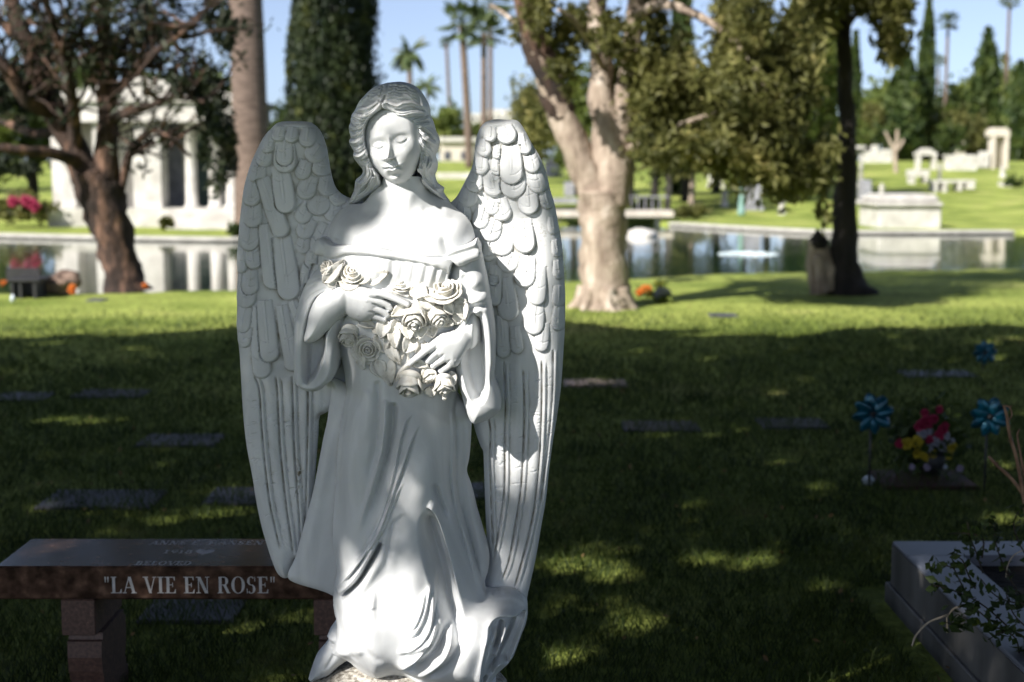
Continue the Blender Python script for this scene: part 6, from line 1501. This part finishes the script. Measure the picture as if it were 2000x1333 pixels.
# water things
x, y, _ = onz(1252, 462, -.085); s_ = y / FPX
tag(blob('white_rock', (0, 0, .02), (29 * s_, .4, 15 * s_), WST, None, .14, 6, 24, origin=(0, 0, 0)), 'rounded white rock standing in the pond below the dock', 'rock').location = (x, y, -.085)
x, y, _ = onz(1462, 497, -.085); FOAM = noise_mat('foam', (.55, .68, .72), (.82, .88, .90), 30, .7)
r_ = np.random.default_rng(8); n = 900; a = r_.random(n) * 6.283; q = np.sqrt(r_.random(n)); P = np.stack([np.cos(a) * q * .6, np.sin(a) * q * .6, .0 + r_.random(n) ** 2 * .05 * (1 - q)], 1)
V_, F_ = leaf_cloud(P, .035, 3, 1.1); fo = MB(); fo.lathe([(.34, 0), (.28, .006), (.15, .012), (.01, .016)], 30)
tt = empty('fountain_foam', (x, y, -.081), 0, 'pale blue white patch of fountain foam on the pond', 'fountain'); fo.build('foam_patch', FOAM, tt, True); mesh_obj('spray', V_, F_, FOAM, tt, False)
# shrubs, flowers, small things
def bush(u, vt, vb, wpx, lab, mat, seed, n=700, name='shrub', Y=None): round_tree(u, vt, vb, wpx, lab, seed, mat, n, Y, name=name, trunk=False, squash=1.2)
bush(40, 384, 444, 130, 'flowering hedge by the kerb at far left', LF_OLIVE, 101, 1600); bush(326, 424, 452, 34, 'small clipped shrub before the mausoleum steps', LF_OLIVE, 102, 400); bush(1260, 386, 414, 70, 'bright green shrub behind the dock railing', LF_GREEN, 103, 900)
bush(1345, 402, 430, 90, 'olive reeds between the dock and the quay', LF_OLIVE, 104, 900); bush(460, 440, 466, 36, 'dark low shrub at the foot of the palm trunk', LF_DARK, 105, 400); bush(1985, 345, 372, 50, 'dark shrub at the right edge of the far lawn', LF_DARK, 106, 500); bush(90, 400, 440, 60, 'low shrub at the right end of the flowering hedge', LF_OLIVE, 107, 500)
_, y, _ = gp(40, 444)
for u, v in ((28, 394), (64, 398), (52, 392), (70, 404)):
    o_ = bloom(A(u, v, y - 1.3), .16, FM['pink'], None, A(u, v, y - 1.3), u, 'blossom_cluster'); o_.location = A(u, v, y - 1.3); tag(o_, 'crimson blossom cluster on the hedge at far left', 'flowers', 'crimson blossoms on the hedge')
# by the big tree
for u, v, r, c, lab in ((1259, 566, 15, 'orange', 'orange flower bunch on the grass right of the pale trunk'), (1288, 556, 10, 'yellow', 'yellow flower bunch behind the white one right of the pale trunk'), (1293, 574, 17, 'white', 'white flower bunch on the grass right of the pale trunk')):
    x, y, z = gp(u, v + r); s_ = y / FPX; t = empty('flower_bunch', (x, y, z), 0, lab, 'flowers'); oo = np.array([x, y, z]); rs = random.Random(u)
    for k in range(7): bloom(A(u + rs.uniform(-.7, .7) * r, v + rs.uniform(-.4, .5) * r, y + rs.uniform(-.05, .05)), r * s_ * .5, FM[c], t, oo, k)
    V_, F_ = leaf_cloud(np.random.default_rng(u).normal(size=(90, 3)) * np.array([r * s_ * .5, .05, .03]) + np.array([0, 0, .05]), .05, 2, 2); mesh_obj('foliage', V_, F_, LF_GREEN, t, False)
# far left: dark bench, boulder, orange flowers
x, y, z = gp(48, 583); s_ = y / FPX; t = empty('iron_bench', (x, y, z), 0, 'low black bench on three legs at the far left bank', 'bench'); o = (x, y, z)
PB(o).b(12, 78, 545, 552, y, .5, .01).build('seat', IRON, t); PB(o).b(12, 78, 524, 544, y + .45, .04).build('backrest', IRON, t)
for u in (24, 40, 68): PB(o).b(u - 3, u + 3, 552, 584, y + .03, .42).build('leg', IRON, t)
BR = noise_mat('brown_boulder', (.10, .065, .05), (.30, .21, .16), 5, .95, 1, 14, bdist=.05)
x, y, z = gp(118, 574); s_ = y / FPX; tag(blob('boulder', (0, 0, .15), (32 * s_, .25, 32 * s_), BR, None, .3, 9, 30, origin=(0, 0, 0)), 'brown weathered boulder on the near bank at left', 'boulder').location = (x, y, z)
for u, v, r, lab in ((141, 566, 10, 'orange flowers leaning on the boulder'), (284, 558, 6, 'tiny orange bloom right of the pine foot'), (8, 553, 6, 'orange bloom at the left edge by the black bench')):
    x, y, z = gp(u, v + r); s_ = y / FPX; t = empty('orange_flowers', (x, y - .3, z), 0, lab, 'flowers'); oo = np.array([x, y - .3, z]); rs = random.Random(u)
    for k in range(5): bloom(A(u + rs.uniform(-.6, .6) * r, v + rs.uniform(-.5, .5) * r, y - .3), r * s_ * .6, FM['orange'], t, oo, k)
x, y, z = gp(25, 590); tag(blob('white_pebble', (0, 0, .04), (.04, .04, .05), PAP, None, .2, 3, 10, origin=(0, 0, 0)), 'small white stone before the black bench', 'stone').location = (x, y, z)

r_ = np.random.default_rng(77); n = 420; ly = 3.2 + 13 * r_.random(n) ** 1.2; lx = (r_.random(n) * 2 - 1) * .38 * ly
V_, F_ = leaf_cloud(np.stack([lx, ly, gz(lx, ly) + .030 + .01 * r_.random(n)], 1), .014, 5, 1.8)
tag(mesh_obj('fallen_leaves', V_, F_, noise_mat('dry_leaves', (.14, .08, .03), (.30, .20, .08), 9, .8), smooth=False), 'dry brown fallen leaves strewn over the shaded lawn', 'leaves', kind='stuff')

# ------------------------------------------------------------------ unseen shade trees, crowns culled to set light patches and block sky
r = np.random.default_rng(99)
D = SUN
def rays(N0, ax, bx, ay, by, h0, h1):
    gx_ = r.uniform(ax, bx, N0); gy_ = r.uniform(ay, by, N0); hh = h0 + (h1 - h0) * r.random(N0)
    return gx_, gy_, np.stack([gx_, gy_, np.zeros(N0)], 1) - D * (hh / -D[2])[:, None]
N0 = 175000
gx_, gy_, P = rays(N0, -13, 24, -3, 23, 5.2, 9.4)
edge = 14.3 + .3 * np.sin(gx_ * 1.7) + .4 * np.sin(gx_ * .6 + 1) + .2 * np.sin(gx_ * 4.1) - .8 * np.exp(-((gx_ - 1.9) / 1.3) ** 2)
keep = (gy_ < edge) | (gx_ > 10.5)
def on_angel(P):
    S1 = P + D * ((3.42 - P[:, 1]) / D[1])[:, None]; su, sv = pix(S1); return S1, su, sv
S1, su, sv = on_angel(P)
keep &= ~((su > 330) & (su < 1230) & (sv > 60) & (sv < 1440) & (S1[:, 2] > -.2))
gu, gv = pix(np.stack([gx_, np.maximum(gy_, 2.6), np.zeros(N0)], 1))
LITB = [(800, 450, 140, 60, 1), (850, 425, 90, 70, 1), (765, 275, 100, 130, .97), (700, 560, 100, 60, 1), (660, 480, 60, 60, .85), (625, 570, 60, 70, .9), (615, 690, 50, 80, .8), (800, 540, 120, 60, 1), (840, 610, 120, 75, 1), (855, 690, 80, 66, 1), (930, 560, 50, 90, .9),
        (945, 800, 44, 40, 1), (845, 822, 44, 26, .7), (822, 945, 56, 70, .95), (700, 900, 34, 60, .35), (800, 1035, 40, 34, .75), (665, 1085, 34, 44, .9), (770, 1235, 200, 125, 1), (790, 1100, 60, 60, .85), (720, 1290, 130, 80, .9), (905, 1265, 85, 90, .9), (830, 1300, 80, 50, .85), (985, 1245, 30, 45, .7)]
LITW = [(1020, 560, 110, 120, 1), (1000, 340, 110, 150, .95), (1060, 740, 60, 160, 1), (1030, 890, 75, 70, 1), (1000, 1085, 60, 48, .85), (1075, 640, 40, 200, 1)]
def litp(P, angel=True):
    pr = np.zeros(len(P))
    for Yp, LL in ((3.31, LITB), (3.45, LITW)):
        q = P + D * ((Yp - P[:, 1]) / D[1])[:, None]; su, sv = pix(q)
        for u, v, a, b, w in LL: pr = np.maximum(pr, np.where((su - u) ** 2 / a ** 2 + (sv - v) ** 2 / b ** 2 < 1, w, 0))
    return pr
# finer leaves added upsun of the angel, culled to leave set lit patches
fx_, fy_, PF = rays(160000, -3, 5, 2, 8, 5.0, 6.6)
SF, fu, fv = on_angel(PF)
kf = (fu > 300) & (fu < 1260) & (fv > 30) & (fv < 1470) & (SF[:, 2] > -.25) & (SF[:, 2] < 2.0) & (r.random(len(fu)) > litp(PF))
PF = PF[kf]; print('bough leaves', len(PF))
pr = np.zeros(N0)
GLIT = [(150, 822, 74, 11), (260, 817, 50, 6), (120, 903, 100, 11), (400, 1000, 90, 18), (290, 1020, 80, 16), (180, 1045, 70, 14), (440, 838, 50, 6), (230, 652, 60, 4), (70, 671, 80, 4), (165, 664, 30, 4), (250, 680, 60, 4), (1385, 655, 60, 6), (1730, 657, 50, 5), (1950, 664, 60, 5), (1630, 640, 60, 4), (1390, 706, 30, 4), (1960, 700, 40, 4), (1170, 750, 60, 8),
        (1150, 1110, 120, 40), (1390, 1095, 90, 24), (1530, 1052, 70, 14), (1600, 972, 60, 10), (1240, 1200, 110, 40), (1450, 1260, 120, 28), (1640, 1160, 90, 40), (1120, 1290, 60, 50), (1560, 1210, 60, 26), (1700, 1040, 60, 12), (1400, 985, 80, 8), (590, 1190, 60, 22), (130, 1280, 60, 40), (460, 1325, 70, 20), (60, 1060, 80, 12), (1330, 850, 50, 5), (1500, 905, 60, 7)]
for u, v, a, b in GLIT:
    pr = np.maximum(pr, np.where((gy_ > 2.6) & ((gu - u) ** 2 / a ** 2 + (gv - v) ** 2 / b ** 2 < 1), .93, 0))
# the granite bench front catches a soft patch
pr *= .5 + .5 * (np.sin(gx_ * 7.3 + np.sin(gy_ * 3.1) * 1.6) * np.sin(gy_ * 6.1 + gx_ * 1.9) > -.25)
pr = np.maximum(pr, .55 * (np.sin(gx_ * 2.7 + 1.3 * np.sin(gy_ * 1.9)) * np.sin(gy_ * 2.3 + 1.1 * np.sin(gx_ * 1.4)) > .90))
keep &= r.random(N0) > pr
P = P[keep]
cent = np.array([[-11.5, 1.0], [-9.0, -5.5], [-16.5, -3.0], [8.5, -1.0], [12.0, 9.0]])
own = np.argmin(((P[:, None, :2] - cent[None]) ** 2).sum(-1), axis=1)
LF_SH = fol('shade_tree_leaves', (.02, .04, .01), (.05, .08, .02), (.08, .11, .03), 1.5, .12)
for k, (cx, cy) in enumerate(cent):
    t = empty('shade_tree', (cx, cy, 0), 0, 'unseen leafy shade tree, crown shaped to set the light on the scene', 'tree', 'unseen shade trees, crowns shaped for the light')
    mb = MB(); mb.tube(catmull([(0, 0, -.1), (.1, 0, 2), (0, .1, 4), (.1, .1, 6.2)], 5), np.linspace(.36, .2, 16), 12, jit=.1)
    for q in range(7):
        a = q * .9 + k; mb.tube(catmull([(0, 0, 3.8 + .2 * q), (math.cos(a) * 1.4, math.sin(a) * 1.4, 5.2), (math.cos(a) * 3, math.sin(a) * 3, 6.6), (math.cos(a) * 4, math.sin(a) * 4, 7.6)], 4), np.linspace(.14, .03, 13), 7, jit=.08)
    mb.build('trunk', BK_DARK, t, True)
    Q = P[own == k] - np.array([cx, cy, 0]); V_, F_ = leaf_cloud(Q, .22, 20 + k, 1.5)
    if k == 1:
        V2_, F2_ = leaf_cloud(PF - np.array([cx, cy, 0]), .055, 40, 1.5); F_ = np.concatenate([F_, F2_ + len(V_)]); V_ = np.concatenate([V_, V2_])
    mesh_obj('crown', V_, F_, LF_SH, t, False)
print('SCRIPT TIME', round(time.time() - T0, 1))
